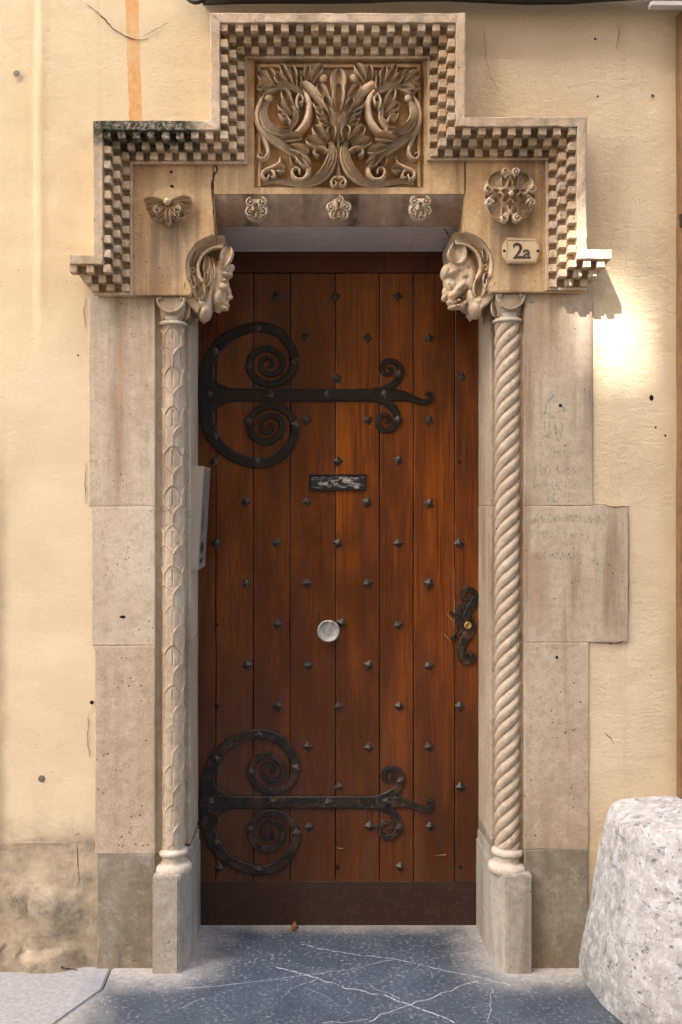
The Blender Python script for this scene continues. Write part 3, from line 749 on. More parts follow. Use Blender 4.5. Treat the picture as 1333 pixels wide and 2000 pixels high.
# ---------------------------------------------------------------- carved acanthus panel
pan = thing('relief_panel', 'carved stone panel of acanthus scrolls sunk above the lintel', 'carving', (XP(661), YF, ZP(366)))
Y0 = -.006
mb = MB(); mb.grid([[Vector((hx0-.004+(hx1-hx0+.008)*i/30, Y0+.0015*noise.noise(Vector((i*.5,j*.5,1))), hz0-.004+(hz1-hz0+.008)*j/24)) for i in range(31)] for j in range(25)])
mb.build('panel_ground', M['tan'], pan, True)
fx0, fx1, fz0, fz1 = XP(507,YF), XP(819,YF), ZP(361,YF), ZP(127,YF)
def frame_bar(a, b): 
    m = MB(); rbox(m, min(a[0],b[0])-.0045, max(a[0],b[0])+.0045, -.021, Y0+.002, min(a[1],b[1])-.0045, max(a[1],b[1])+.0045, .002, .03, .0006); m.build('frame_bar', M['tan'], pan, True)
frame_bar((fx0,fz0),(fx0,fz1)); frame_bar((fx1,fz0),(fx1,fz1)); frame_bar((fx0,fz1),(fx1,fz1))
XM = XP(661.5, -.03)
zz = .1425
def zpt(x, y, mir): p = P(480 + x*zz, 110 + y*zz, -.03); return (2*XM - p.x if mir else p.x, p.z)
ms = zz * mpp(-.03)
stems = [
 ('stem', ROUND, [(1080,640,120,22),(990,530,150,28),(890,440,165,32),(800,370,165,28),(765,335,130,16)]),
 ('stem', ROUND, [(780,470,70,28),(845,570,100,34),(872,720,115,38),(845,880,125,40),(760,1010,130,38),(650,1080,110,32),(560,1120,70,24)]),
 ('stem', ROUND, [(262,520,60,24),(190,660,84,30),(158,810,92,32),(185,960,92,32),(270,1090,84,28),(380,1190,60,20)]),
 ('stem', RIB, [(300,600,60,30),(248,740,100,40),(262,880,125,46),(345,1000,130,48),(470,1060,115,48),(575,1055,80,46),(625,1010,50,40)]),
 ('stem', RIB, [(215,930,50,26),(290,1070,90,34),(440,1180,110,38),(580,1270,110,38),(700,1370,100,34),(770,1430,70,28)]),
 ('stem', ROUND, [(195,980,50,18),(250,1110,72,24),(300,1230,70,28),(308,1330,60,32),(250,1405,52,32),(180,1385,46,30),(185,1330,36,30),(225,1335,26,30)]),
 ('stem', RIB, [(225,1735,40,14),(400,1695,64,20),(600,1730,80,24),(800,1745,100,30),(980,1690,140,38),(1110,1570,165,44),(1180,1420,160,46),(1190,1280,120,42),(1160,1180,70,34)]),
 ('stem', RIB, [(1235,1180,60,36),(1225,1000,110,42),(1205,860,120,44),(1180,740,90,40),(1160,660,50,32)]),
 ('stem', RIB, [(770,520,50,36),(700,455,90,38),(580,415,105,38),(450,415,85,34),(370,430,50,28)]),
 ('stem', RIB, [(600,1010,60,44),(670,900,80,42),(690,790,80,40),(665,690,60,36)]),
 ('curl', ROUND, [(760,1380,60,26),(845,1490,85,32),(860,1600,88,38),(800,1690,80,38),(695,1690,70,38),(640,1610,58,38),(675,1545,48,38),(740,1560,40,40),(735,1620,32,40)]),
 ('curl', ROUND, [(480,1360,40,16),(455,1470,66,26),(350,1530,70,32),(250,1580,62,34),(235,1650,52,34),(290,1690,42,34),(325,1630,34,34)]),
 ('curl', ROUND, [(320,1560,30,26),(380,1585,56,32),(400,1650,52,32),(345,1665,40,30)]),
 ('curl', ROUND, [(1290,1690,40,26),(1230,1665,54,34),(1175,1720,52,36),(1200,1785,44,36),(1250,1765,36,38),(1225,1725,26,40)]),
 ('curl', ROUND, [(1130,1330,70,40),(1050,1270,74,42),(955,1290,64,42),(945,1360,52,42),(1000,1380,40,42)]),
 ('curl', ROUND, [(620,930,50,40),(560,830,46,40),(490,820,40,38),(500,880,32,38),(545,875,26,38)]),
 ('curl', ROUND, [(720,740,56,40),(700,640,60,44),(735,560,56,44),(785,600,48,44),(770,670,40,44),(735,660,30,44)]),
]
petals = [ # base, tip, width, height, bend
 (430,430,145,440,100,32,.04),(390,400,160,238,125,32,.05),(450,400,318,185,92,32,-.04),(580,400,425,240,115,34,-.12),(640,400,490,115,86,34,-.04),
 (700,440,632,145,92,36,0),(735,490,718,270,64,36,.03),(440,440,240,545,100,36,.18),
 (755,340,728,195,66,26,-.03),(825,340,855,128,90,30,.03),(900,350,1070,142,110,34,-.1),
 (660,720,530,465,120,36,-.08),(650,800,462,632,96,36,-.12),(640,860,470,750,84,36,-.16),
 (450,1130,620,1085,96,44,-.2),(470,1170,785,1155,104,42,-.08),(580,1250,888,1322,106,40,.03),(680,1330,918,1515,122,38,.08),(640,1330,690,1500,90,30,.05),
 (1150,600,1005,395,130,34,-.06),(1195,780,1092,575,105,40,-.06),(1140,770,935,622,100,38,-.08),(1110,820,962,738,66,36,-.05),
 (1170,870,1062,752,76,40,-.08),(1130,900,980,820,72,36,-.08),(1170,980,1015,895,80,40,-.08),(1170,1060,1028,965,84,38,-.08),
 (1130,1180,932,972,130,44,-.06),(1175,1180,1166,985,128,46,.04),(1110,1260,830,1138,130,42,-.08),
 (400,1550,540,1580,104,34,-.15),
]
for mir in (False, True):
    for nm, pr, pts in stems:
        q = [(*zpt(x, y, mir), w*ms, h*.0011) for x, y, w, h in pts]
        mb = MB(); ribbon(mb, q, pr, Y0, 5); mb.build(nm, M['carved'], pan, True)
    for bx, by, tx, ty, w, h, bend in petals:
        mb = petal_mb(zpt(bx,by,mir), zpt(tx,ty,mir), w*ms*random.uniform(1.04,1.16), h*.00125*random.uniform(.92,1.08), bend*(1 if mir else -1), Y0)
        mb.build('leaf', M['carved'], pan, True)
    for x, y, r in ((318,580,56),(1065,308,56)):
        a = zpt(x, y, mir); mb = MB(); ball(mb, (a[0], Y0-.026, a[1]), r*ms, 1.0, 7); mb.build('bud', M['carved'], pan, True)
mb = MB(); c0, c1 = P(661.5, 110+1800*zz, -.03), P(661.5, 110+760*zz, -.03)
ribbon(mb, [(c0.x, c0.z+(c1.z-c0.z)*t, w*ms, .001*h) for t, w, h in ((0,120,22),(.25,90,24),(.5,80,28),(.8,90,34),(1,60,30))], ROUND, Y0, 4); mb.build('stem', M['carved'], pan, True)
for (by, ty, w, h) in ((560,165,215,28),(800,385,170,44)):
    a, b = P(661.5, 110+by*zz, -.03), P(661.5, 110+ty*zz, -.03)
    petal_mb((a.x,a.z), (b.x,b.z), w*ms, h*.00125, 0, Y0, 12).build('leaf', M['carved'], pan, True)

# ---------------------------------------------------------------- rosettes on the lintel edge
def rosette(px, py, kind, label):
    Yc = -.004; c = P(px, py, Yc); r = 23.5*mpp(Yc)
    t = thing('stone_rosette', label, 'rosette', tuple(c), 'carved rosettes along the lintel edge')
    ells = [((c.x, c.y+.004, c.z), (r*.95, r*1.0, r*.98), (0,0,0))]
    sculpt('boss', ells, .003, M['column'], t, None, 2)
    lobes = [(-.45,.45),(.45,.45),(-.5,-.35),(.5,-.35),(0,-.75)] if kind else [(0,.55),(-.6,-.0),(.6,-.0),(-.35,-.65),(.35,-.65)]
    for i, (a, b) in enumerate(lobes):
        cc = (c.x + a*r, c.z + b*r); yb = c.y - r*.55
        mb = MB(); ribbon(mb, volute(cc[0], cc[1], r*.40, 1.5, pi/2 if a <= 0 else pi/2, 1 if a < 0 else -1, r*.24, r*.32, 20), ROUND, yb, 1); mb.build('scroll', M['column'], t, True)
        mb = MB(); ball(mb, (cc[0], yb - r*.18, cc[1]), r*.14, 1, 5); mb.build('bud', M['column'], t, True)
    for s_ in (-1, 1):
        petal_mb((c.x, c.z-.1*r), (c.x+s_*.3*r, c.z-.95*r), r*.5, r*.42, 0, c.y - r*.55).build('leaf', M['column'], t, True)
    petal_mb((c.x, c.z-.3*r), (c.x, c.z+.35*r), r*.45, r*.62, 0, c.y - r*.5).build('leaf', M['column'], t, True)
rosette(502, 411, 1, 'small carved rosette at the left end of the lintel edge')
rosette(662, 410, 0, 'small carved rosette with one top scroll at the middle of the lintel edge')
rosette(820, 409, 1, 'small darkened rosette at the right end of the lintel edge')

# ---------------------------------------------------------------- flower bosses on the spandrels
def fl(px, py, Yb): p = P(px, py, Yb); return (p.x, p.z)
FAN = [(-1.05,0),(-1,.8),(-.9,1.0),(-.72,.55),(-.5,.42),(-.36,.52),(-.2,.34),(0,.46),(.2,.34),(.36,.52),(.5,.42),(.72,.55),(.9,1.0),(1,.8),(1.05,0)]
def flower():
    cx, cy = 993, 388; u = mpp(YF); Yb = YF
    t = thing('stone_flower', 'large four petalled stone flower above the house number plaque', 'flower boss', tuple(P(cx,cy,YF)))
    for (tx, ty, w) in ((993,344,34),(945,389,32),(1041,389,32),(993,433,34)):
        petal_mb(fl(cx+(tx-cx)*.2, cy+(ty-cy)*.2, Yb), fl(tx, ty, Yb), w*u, .022, 0, Yb, 10, FAN, .35, .6).build('petal', M['carved'], t, True)
    for (tx, ty, w) in ((958,346,50),(1028,346,50),(957,424,52),(1030,424,52)):
        petal_mb(fl(cx+(tx-cx)*.06, cy+(ty-cy)*.06, Yb), fl(tx, ty, Yb), w*u, .032, 0, Yb, 12, FAN, .42, .62).build('petal', M['carved'], t, True)
    for (x, y, sg) in ((982,344,1),(1004,344,-1),(980,433,-1),(1006,433,1)):
        c = fl(x, y, Yb); mb = MB(); ribbon(mb, volute(c[0], c[1], 8*u, 1.4, -pi/2 if y < 388 else pi/2, sg, 8*u, .028, 18), ROUND, Yb-.020, 1); mb.build('scroll', M['carved'], t, True)
    for (x, y, sg) in ((950,375,-1),(952,403,1),(1036,375,1),(1034,403,-1)):
        c = fl(x, y, Yb); mb = MB(); ribbon(mb, volute(c[0], c[1], 8*u, 1.3, 0 if x < 993 else pi, sg, 9*u, .028, 18), ROUND, Yb-.016, 1); mb.build('scroll', M['carved'], t, True)
    c = fl(cx, cy, Yb); mb = MB(); ball(mb, (c[0], Yb-.008, c[1]), 30*u, .45, 10); mb.build('boss', M['carved'], t, True)
    for (dx, dy) in ((-14,-8),(14,-8),(-12,10),(12,10)):
        petal_mb(fl(cx, cy, Yb), fl(cx+dx*1.25, cy+dy*1.2, Yb), 15*u, .030, 0, Yb-.010).build('leaf', M['carved'], t, True)
    mb = MB(); c = fl(cx, cy-1, Yb); ball(mb, (c[0], Yb-.043, c[1]), 5*u, 1.2, 7); mb.build('bud', M['carved'], t, True)
flower()
def broken():
    cx, cy = 329, 405; u = mpp(YF); Yb = YF
    t = thing('broken_flower', 'broken stone flower with its upper half lost to pale plaster', 'flower boss', tuple(P(cx,cy,YF)))
    pts = [(291,397),(297,384),(305,372),(315,366),(330,364),(345,368),(356,364),(362,376),(364,390),(366,400),(330,412)]
    mb = MB(); prism(mb, px2(pts[::-1], YF), YF-.0022, YF+.002, .0015); mb.build('plaster_scar', M['scar'], t)
    for (bx,by,tx,ty,w,h,b) in ((325,399,283,398,10,.030,-.08),(334,399,376,395,10,.030,.08),(322,405,289,413,15,.030,.05),(337,405,372,410,15,.030,-.05),(325,409,296,426,18,.030,.1),(331,410,331,443,12,.042,0),(328,411,314,436,15,.036,-.1),(335,411,347,434,15,.036,.1),(337,409,364,425,18,.030,-.1),(326,401,300,387,12,.018,.1),(333,401,358,385,12,.018,-.1)):
        petal_mb(fl(bx,by,Yb), fl(tx,ty,Yb), w*u, h, b, Yb-.002, 10, PV, .5).build('petal', M['carved'], t, True)
    for (x, y, sg) in ((311,416,1),(349,416,-1)):
        c = fl(x, y, Yb); mb = MB(); ribbon(mb, volute(c[0], c[1], 8*u, 1.3, pi/2, sg, 6*u, .03, 18), ROUND, Yb-.012, 1); mb.build('scroll', M['carved'], t, True)
    mb = MB(); c = fl(329, 398, Yb); ball(mb, (c[0], Yb-.016, c[1]), 8*u, 1.5, 8); mb.build('bud', M['carved'], t, True)
broken()

# ---------------------------------------------------------------- corbels with beast heads
def corbel(side, label):
    L = side < 0
    cx, cy, R = ARL if L else ARR
    t = thing('head_corbel', label, 'corbel', tuple(P(cx, cy, 0)), 'carved head corbels under the lintel')
    def A(r, deg, Y):                        # point on the hood's arc; degrees from straight up, towards the outside of the door
        a = math.radians(deg); return P(cx + (-1 if L else 1)*r*sin(a), cy - r*cos(a), Y)
    # hollow moulded hood
    prof = [(R-.3,YF-.001),(R-3,YF+.010),(R-8,YF+.028),(R-14,YF+.036),(R-19,YF+.030),(R-21,YF+.016),(R-24,YF+.014),(R-26,YF+.024),(R-29,YF+.05),(R-34,YF+.09)]
    mb = MB(); mb.grid([[A(r, a, y) for r, y in prof] for a in [-9 + 137*i/30 for i in range(31)]]); mb.build('hood', M['carved'], t, True)
    sx = (lambda x: x) if L else (lambda x: 1325 - x)
    # block behind the hood, tapering down to the jamb
    pts = [(352,470),(440,462),(432,535),(416,565),(398,584),(384,592),(366,582),(356,572)]
    q = px2([(sx(a), b - (0 if L else 5)) for a, b in pts], .05)
    mb = MB(); prism(mb, q if not L else q[::-1], .05, .31, .006); mb.build('corbel_block', M['carved'], t)
    pts = [(352,577),(366,570),(378,574),(394,598),(386,610),(370,598)]
    q = px2([(sx(a), b - (0 if L else 5)) for a, b in pts], .0)
    mb = MB(); prism(mb, q if not L else q[::-1], .0, .2, .004); mb.build('impost', M['carved'], t)
    # leaves and a small flower in the hollow of the hood
    def lf(ax, ay, bx, by, w, h, bd, Y, nm='leaf'):
        a = P(sx(ax), ay-(0 if L else 5), Y); b = P(sx(bx), by-(0 if L else 5), Y)
        petal_mb((a.x,a.z), (b.x,b.z), w*mpp(), h, bd*(1 if L else -1), Y).build(nm, M['carved'], t, True)
    lf(378,520,384,492,12,.02,.1,.012); lf(372,545,371,572,16,.03,-.05,.005); lf(382,540,388,592,26,.035,.1,.03); lf(392,555,402,580,14,.03,.1,.04)
    lf(395,530,404,500,18,.03,-.1,.045); lf(394,548,402,525,20,.03,-.1,.045); lf(380,560,376,540,10,.03,0,.005)
    c = P(sx(376), 527-(0 if L else 5), .0)
    for k in range(5):
        a = 2*pi*k/5; mb = MB(); ball(mb, (c.x+.007*cos(a), c.y+.004, c.z+.007*sin(a)), .0052, 1, 5); mb.build('bud', M['carved'], t, True)
    # scroll under the head
    u = mpp(.05)
    def E(x, y, Yp, rx, ry, rY, rot=0.0):    # ellipsoid from pixels; Yp in pixels in front of the head's middle plane
        p = P(x, y, .055); return ((p.x, .055 - Yp*u, p.z), (rx*u, rY*u, ry*u), (0, rot, 0))
    def groove(pts, Yp, r, k): return [(x, y, Yp, r, k) for x, y in [(p[0], p[1]) for p in spline(pts, 4)]]
    if L:
        ell = [E(402,612,2,13,19,34,.4), E(396,600,2,13,15,36,.3), E(410,592,2,9,32,30,.2), E(388,596,4,8,20,30,.4)]
        sculpt('scroll', ell, .0028, M['carved'], t, None, 3)
        ell = [E(427,552,0,16,48,31,.05), E(434,525,0,16,19,28), E(428,580,2,15,24,27,.1), E(416,548,2,10,46,33,.03),
               E(446,540,16,10,4.5,15,.12), E(447,536,0,8,9,20,.1), E(438,565,20,10,7.5,12,.3), E(441.5,552.5,20,3.8,3.2,7),
               E(443,557,4,6,12,8,-.12), E(446.5,570,5,6,11,8,-.2), E(450.5,581.5,5,5.5,5.5,8), E(447,584,12,4,3.5,6), E(438,590,3,10,9,17,.1),
               E(442,596.5,4,8,3.6,14,.25), E(438,603,4,10,5,15,.3), E(427,605,2,8,7,13), E(452,524,2,7,8,11,.2),
               E(437,505,12,10,13,12,.1), E(426,585,20,8,14,10,.15)]
        dents = [(446,588,16,3.4,.006)]
        dents += groove([(419,515),(417,545),(418,580),(423,600)], 30, 3.6, .004) + groove([(440,576),(436,586),(433,594)], 24, 3.2, .0035)
    else:
        ell = [E(926,606,2,13,19,34,-.4), E(931,594,2,13,15,36,-.3), E(918,588,2,9,28,30,-.2)]
        sculpt('scroll', ell, .0028, M['carved'], t, None, 3)
        ell = [E(908,532,0,25,40,33,-.1), E(903,556,0,19,30,29,-.3), E(888,530,2,20,20,29), E(870,534,5,10,17,22,.2), E(882,537,14,14,6,16,-.35),
               E(880,560,5,14,20,20,-.45), E(873,574,5,10,13,14,-.4), E(869,584,6,8,7,12,-.3), E(886,577,10,17,9,18,-.75), E(897,564,16,18,6,15,-.72),
               E(880,592,7,9,7,14,-.3), E(891,601,5,18,5.5,15,-.12), E(906,594,4,12,6,15,-.6), E(916,548,6,12,36,29,-.1), E(887,505,14,13,12,12)]
        dents = [(880,549,28,5.5,.012),(871,585,18,3.2,.009),(905,581,20,8,.022),(897,589,18,5.5,.016),(912,570,22,6,.012),(868,562,10,6,.003)]
        dents += groove([(877,541),(888,540),(900,534),(913,530)], 30, 2.6, .0045) + groove([(893,556),(904,549),(914,549)], 30, 2.8, .0045) + groove([(875,560),(880,567),(884,574)], 22, 2.4, .003) + groove([(868,565),(873,573)], 18, 2.2, .003) + groove([(866,520),(870,530),(874,538)], 22, 2.2, .003)
    dd = [(P(x, y, .055), Yp, r, k) for x, y, Yp, r, k in dents]
    def post(p, n):
        for c, Yp, r, k in dd:
            if abs(p.x-c.x) > r*u*2.5 or abs(p.z-c.z) > r*u*2.5: continue
            q = Vector((c.x, .055 - Yp*u, c.z)); d2 = (p-q).length_squared/(r*u)**2
            if d2 < 6: p = p + Vector((0, k * exp(-d2) * min(1, max(0, -n.y*2 + .2)), 0))
        return p + n * (.0005*noise.noise(p*160) + .0009*noise.noise(p*55))
    sculpt('head', ell, .0024, M['carved'], t, post, 3 if L else 5)
    if L: lf(436,523,447,481,23,.020,-.05,-.001+.012,'ear'); lf(444,515,452,486,14,.01,0,.09,'ear')
    else:
        a = P(893,476,.018); b = P(883,515,.018)
        petal_mb((a.x,a.z), (b.x,b.z), 36*mpp(), .026, .12, .018, 12, PV, .4).build('ear', M['carved'], t, True)
        for k_, (x, y) in enumerate(((885,592),(891,590),(897,586),(889,598),(896,596))):
            c = P(x, y, .018); m_ = MB(); ball(m_, (c.x, c.y, c.z), .0042, 1.2, 5); m_.build('tooth', M['carved'], t, True)
    if L:
        for x0, y0, x1, y1 in ((404,500,398,540), (406,522,397,566), (408,548,396,590), (412,505,406,560)):
            lf(x0, y0, x1, y1, 15, .022, .12, .022, 'mane_lock')
corbel(-1, 'calm human faced beast head corbel on the left jamb')
corbel(1, 'snarling lion head corbel with open mouth on the right jamb')

# ---------------------------------------------------------------- columns in the nooks
def column(left, label):
    cx, cy, r = (-.405, .030, .0355) if left else (.606, .030, .0375)
    z0, zb, zt, zc = ZP(1712,-.0), ZP(1660,.0), ZP(632 if left else 626,.0), ZP(578 if left else 572, .0)
    t = thing('stone_column', label, 'column', (cx, cy, z0))
    # shaft
    mb = MB(); nz, na = (460, 200) if left else (520, 96); rows = []
    per = .119; ph = ZP(637)
    for i in range(nz+1):
        z = zb + (zt-zb)*i/nz; row = []
        for j in range(na):
            a = 2*pi*j/na; rr = r * (1 - .03*(z-zb)/(zt-zb)*0)
            if left:
                h = 0.0; wear = .5 + .5*min(1, max(0, (z-.45)/.9))
                for rowi in (0, 1):
                    aa = ((a + pi/2 - .13 + rowi*pi/4 + pi/4) % (pi/2)) - pi/4        # around the leaf's axis, faces -Y
                    s_ = ((ph - rowi*per/2 - z) % per) / per                      # 0 at the apex, 1 a whole leaf below
                    wdt = (pi/4) * min(1, s_/.24)**.55
                    if s_ < .52:
                        ed = (abs(aa) - wdt*.98)
                        h = max(h, .0066*exp(-(ed/.09)**2))
                        if abs(aa) < wdt and s_ > .02: h = max(h, .0014) - .0045*exp(-(aa/.06)**2)*(1 if s_ > .14 else 0)
                rr += (h - .0012) * wear * (.7 + .5*noise.noise(Vector((a, z*9, 2))))
            else:
                ang = 5*a - 2*pi*z/.040 + .25*noise.noise(Vector((z*7, 0, 0)))
                ph_ = (ang / (2*pi)) % 1.0
                f = abs(sin(pi*ph_))**.62; f -= .10*exp(-((ph_-.62)/.06)**2)
                ends = min(1, (zt-z)/.015, (z-zb)/.012 + .15); rr += (-.0075 + .0098*f) * max(.1, ends)
            rr += .0005*noise.noise(Vector((cos(a)*3, sin(a)*3, z*60)))
            row.append(Vector((cx + rr*cos(a), cy + rr*sin(a), z)))
        rows.append(row)
    mb.grid(rows, close_u=True); mb.build('shaft', M['column'], t, True)
    # moulded base
    h = zb - z0
    def torus(z, rr, rad): return [(rr + rad*cos(a), z + rad*sin(a)) for a in [-pi/2 + pi*i/8 for i in range(9)]]
    prof = [(.02, z0), (r+.006, z0)] + torus(z0+.019, r+.004, .0185) + [(r+.004, z0+.040), (r-.001, z0+.047), (r+.002, z0+.055)] + torus(zb-.013, r+.001, .0105) + [(r+.001, zb), (.02, zb+.002)]
    mb = MB(); lathe(mb, cx, cy, prof, 48); mb.build('base', M['white'], t, True)
    # necking ring and cushion capital
    mb = MB(); lathe(mb, cx, cy, [(.02, zt-.004), (r+.001, zt-.004)] + torus(zt+.002, r+.0035, .0055) + [(r-.001, zt+.010), (r+.001, zt+.022), (.02, zt+.03)], 40); mb.build('necking', M['white'], t, True)
    u = mpp(); Rc = .0435; zc_ = zc - .0015; yf = cy - .044; n = 20
    half = [(cx + Rc*cos(pi+pi*i/n), zc_ - .004 + Rc*1.05*sin(pi+pi*i/n)) for i in range(n+1)]
    mb = MB(); prism(mb, half[::-1], yf, cy+.04, .003); mb.build('capital', M['pale' if left else 'rosy'], t)
    q = [(x + (cx-x)*.07, z, .0085, .006) for x, z in [(cx + Rc*cos(pi+pi*i/n), zc_ - .006 + Rc*1.0*sin(pi+pi*i/n)) for i in range(n+1)]]
    mb = MB(); ribbon(mb, q, ROUND, yf+.001, 1); mb.build('rim', M['pale' if left else 'rosy'], t, True)
    for s_ in (-1, 1):
        mb = MB(); ball(mb, (cx + s_*Rc*.72, yf-.001, zc_-.009), .0065, .8, 6); mb.build('curl', M['pale' if left else 'rosy'], t, True)
    mb = MB(); prism(mb, [(cx-.030, zt+.006), (cx+.030, zt+.006), (cx+Rc, zc_-.02), (cx-Rc, zc_-.02)], cy-.030, cy+.04, .006); mb.build('neck', M['pale' if left else 'rosy'], t, True)
    s_ = 1 if left else -1
    a = (cx + s_*(Rc+.002), zc_-.006); b = (cx + s_*(Rc-.006), zt+.012)
    petal_mb(a, b, .026, .02, .0, cy-.008).build('side_leaf', M['pale'], t, True)
    return t
column(True, 'slim column carved with overlapping pointed leaves left of the door')
column(False, 'slim spiral twisted rope column right of the door')
def plinth(left, label):
    Yf = -.045
    if left: pts = [(XP(298,Yf), .12), (XP(298,Yf), Yf), (XP(349,Yf), Yf), (-.350, .035), (-.350, .30), (-.47, .30)]; z1 = ZP(1712, Yf)
    else: pts = [(XP(1040,Yf), .12), (XP(1040,Yf), Yf), (XP(989,Yf), Yf), (.556, .035), (.556, .30), (.66, .30)]; z1 = ZP(1710, Yf)
    t = thing('column_plinth', label, 'plinth', (-.405 if left else .606, .03, 0), 'octagonal plinths under the two columns')
    bm = bmesh.new(); vs = [bm.verts.new((x, y, -.02)) for x, y in pts]; f = bm.faces.new(vs)
    r = bmesh.ops.extrude_face_region(bm, geom=[f])
    for g_ in r['geom']:
        if isinstance(g_, bmesh.types.BMVert): g_.co.z = z1
    bmesh.ops.bevel(bm, geom=list(bm.edges), offset=.004, segments=2, affect='EDGES')
    bm.verts.index_update(); mb = MB(); mb.add([v.co + wob(v.co, .001, 20) for v in bm.verts], [[v.index for v in f.verts] for f in bm.faces]); bm.free()
    mb.build('plinth_stone', M['plinth'], t)
    # the grey jamb foot behind it, up to its slanting joint
    x0, x1 = (RL-.02, RL+.0035) if left else (RR-.0035, RR+.02)
    zq = ZP(1620, .3), ZP(1652, .09)
    mb = MB(); mb.add([(x, y, z) for x in (x0, x1) for y, z in ((.078,-.02),(.32,-.02),(.32,zq[0]),(.078,zq[1]))], [(0,1,2,3),(4,7,6,5),(0,4,5,1),(1,5,6,2),(2,6,7,3),(3,7,4,0)])
    mb.build('jamb_foot', M['plinth'], t)
plinth(True, 'pale octagonal stone plinth under the leaf carved column')
plinth(False, 'pale octagonal stone plinth under the spiral column')

# ---------------------------------------------------------------- door
YD = .30
door = thing('plank_door', 'varnished brown plank door with black iron strap hinges and studs', 'door', (XP(661,YD), YD, 0))
seams = [384, 422, 495, 567, 656, 742, 808, 889, 937.5]
zk0, zk1, zr0, zr1 = ZP(1809,YD), ZP(1721,YD), ZP(533,YD), ZP(488,YD)
for i in range(8):
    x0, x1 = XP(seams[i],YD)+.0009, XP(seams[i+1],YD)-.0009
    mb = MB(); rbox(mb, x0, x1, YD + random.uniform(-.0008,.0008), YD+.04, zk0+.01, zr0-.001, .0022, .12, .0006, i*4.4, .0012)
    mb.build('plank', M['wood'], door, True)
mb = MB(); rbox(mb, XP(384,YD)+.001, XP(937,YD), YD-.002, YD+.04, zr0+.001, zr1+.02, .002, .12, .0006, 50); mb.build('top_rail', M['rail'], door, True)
mb = MB(); mb.box(XP(380,YD), XP(940,YD), YD+.03, YD+.05, -.02, zr1+.03); mb.build('back_board', M['rail'], door)
mb = MB(); rbox(mb, XP(389.5,YD), XP(936,YD), YD-.0035, YD+.01, zk0, zk1, .001, .15, .0004, 60); mb.build('kick_plate', M['kick'], door)
def stud_mesh(name, s_, h, mat):
    me = bpy.data.meshes.new(name); k = .62
    ring = [(s_*cos(pi/2*i), .001, s_*sin(pi/2*i)) for i in range(4)]; r2 = [(s_*.96*cos(pi/2*i), -.003, s_*.96*sin(pi/2*i)) for i in range(4)]
    r3 = [(s_*.3*cos(pi/2*i), -h*.8, s_*.3*sin(pi/2*i)) for i in range(4)]
    V = ring + r2 + r3 + [(0, -h, 0)]
    Fc = [(i, (i+1)%4, 4+(i+1)%4, 4+i) for i in range(4)] + [(4+i, 4+(i+1)%4, 8+(i+1)%4, 8+i) for i in range(4)] + [(8+i, 8+(i+1)%4, 12) for i in range(4)]
    me.from_pydata(V, [], Fc); bm = bmesh.new(); bm.from_mesh(me); bmesh.ops.recalc_face_normals(bm, faces=bm.faces); bm.to_mesh(me); bm.free(); me.materials.append(mat); return me
sm = [stud_mesh('stud', 11.2*mpp(YD), .0135, M['stud']), stud_mesh('stud', 10.2*mpp(YD), .012, M['stud'])]
studs = [(540,579),(656,580),(777,579),(597,659),(718,660),(838,660),(659,739),(902,736),(599,820),(719,820),(837,821),(420,901),(660,901),(778,899),
 (481,980),(600,980),(717,981),(838,983),(422,1060),(541,1060),(660,1061),(778,1061),(897,1061),(481,1139),(600,1139),(719,1139),(838,1139),(543,1219),(668,1217),(778,1220),
 (484,1299),(602,1299),(720,1299),(838,1300),(543,1378),(662,1379),(780,1379),(898,1379),(602,1457),(721,1459),(838,1458),(662,1536),(900,1536),(604,1615),(723,1613),(840,1613),(428,1694),(782,1692)]
for i, (x, y) in enumerate(studs):
    o = link('stud', sm[i % 2], None, door, False, P(x, y, YD)); o.rotation_euler = (0, random.uniform(-.45,.45), 0); o.scale = (random.uniform(.92,1.06),)*3
for x, y, r in ((897,902,4.5),(424,1220,4),(425,1379,5),(900,1694,4.5),(660,1694,7)): hole(door, x, y, r, YD-.0012, 'hole', .7 if r > 6 else 1, 'nail_hole')

upC = [(403,772,34),(404,735,30),(409,708,27),(424,680,24),(452,655,21),(500,639,20),(541,648,19),(566,674,17),(576,705,15.5),(565,735,14.5),(538,750,14),(511,747,14),(492,730,14),(488,708,14),(499,689,13.5),(522,681,13),(544,692,12),(552,711,12),(544,727,11),(527,732,10),(512,723,9.5),(510,709,9),(520,699,8.5),(531,703,8),(532,713,7),(524,716,6)]
loC = [(403,772,34),(404,809,30),(409,836,27),(424,864,24),(452,889,21),(500,905,20),(541,896,19),(566,870,17),(577,838,15.5),(565,809,14.5),(538,794,14),(511,797,14),(492,814,14),(488,836,14),(499,856,13.5),(522,864,13),(544,852,12),(552,833,12),(544,817,11),(527,812,10),(512,821,9.5),(510,835,9),(520,845,8.5),(531,841,8),(532,831,7),(524,828,6)]
bar = [(398,772,24),(430,772,30),(470,772,26),(560,772,25),(680,772,25),(755,772,26),(785,773,20),(808,780,14),(826,786,12),(839,783,10),(843,774,8.5),(837,768,7.5),(832,773,6)]
upR = [(715,768,12),(742,764,15),(764,754,16),(778,740,15),(782,722,13),(772,708,11),(755,706,10.5),(746,717,10),(750,730,9),(762,730,8),(765,720,7),(757,717,6)]
loR = [(715,776,12),(742,780,15),(760,790,16),(772,803,15),(777,821,13),(766,838,11.5),(748,840,11),(738,827,10.5),(744,813,9.5),(757,812,8.5),(762,822,7),(753,825,6)]
riv = [(503,640),(421,687),(576,705),(488,712),(409,770),(529,770),(640,771),(752,770),(780,730),(421,852),(486,824),(577,831),(502,902),(778,820)]
rm = stud_mesh('rivet', 9.5*mpp(YD), .009, M['stud'])
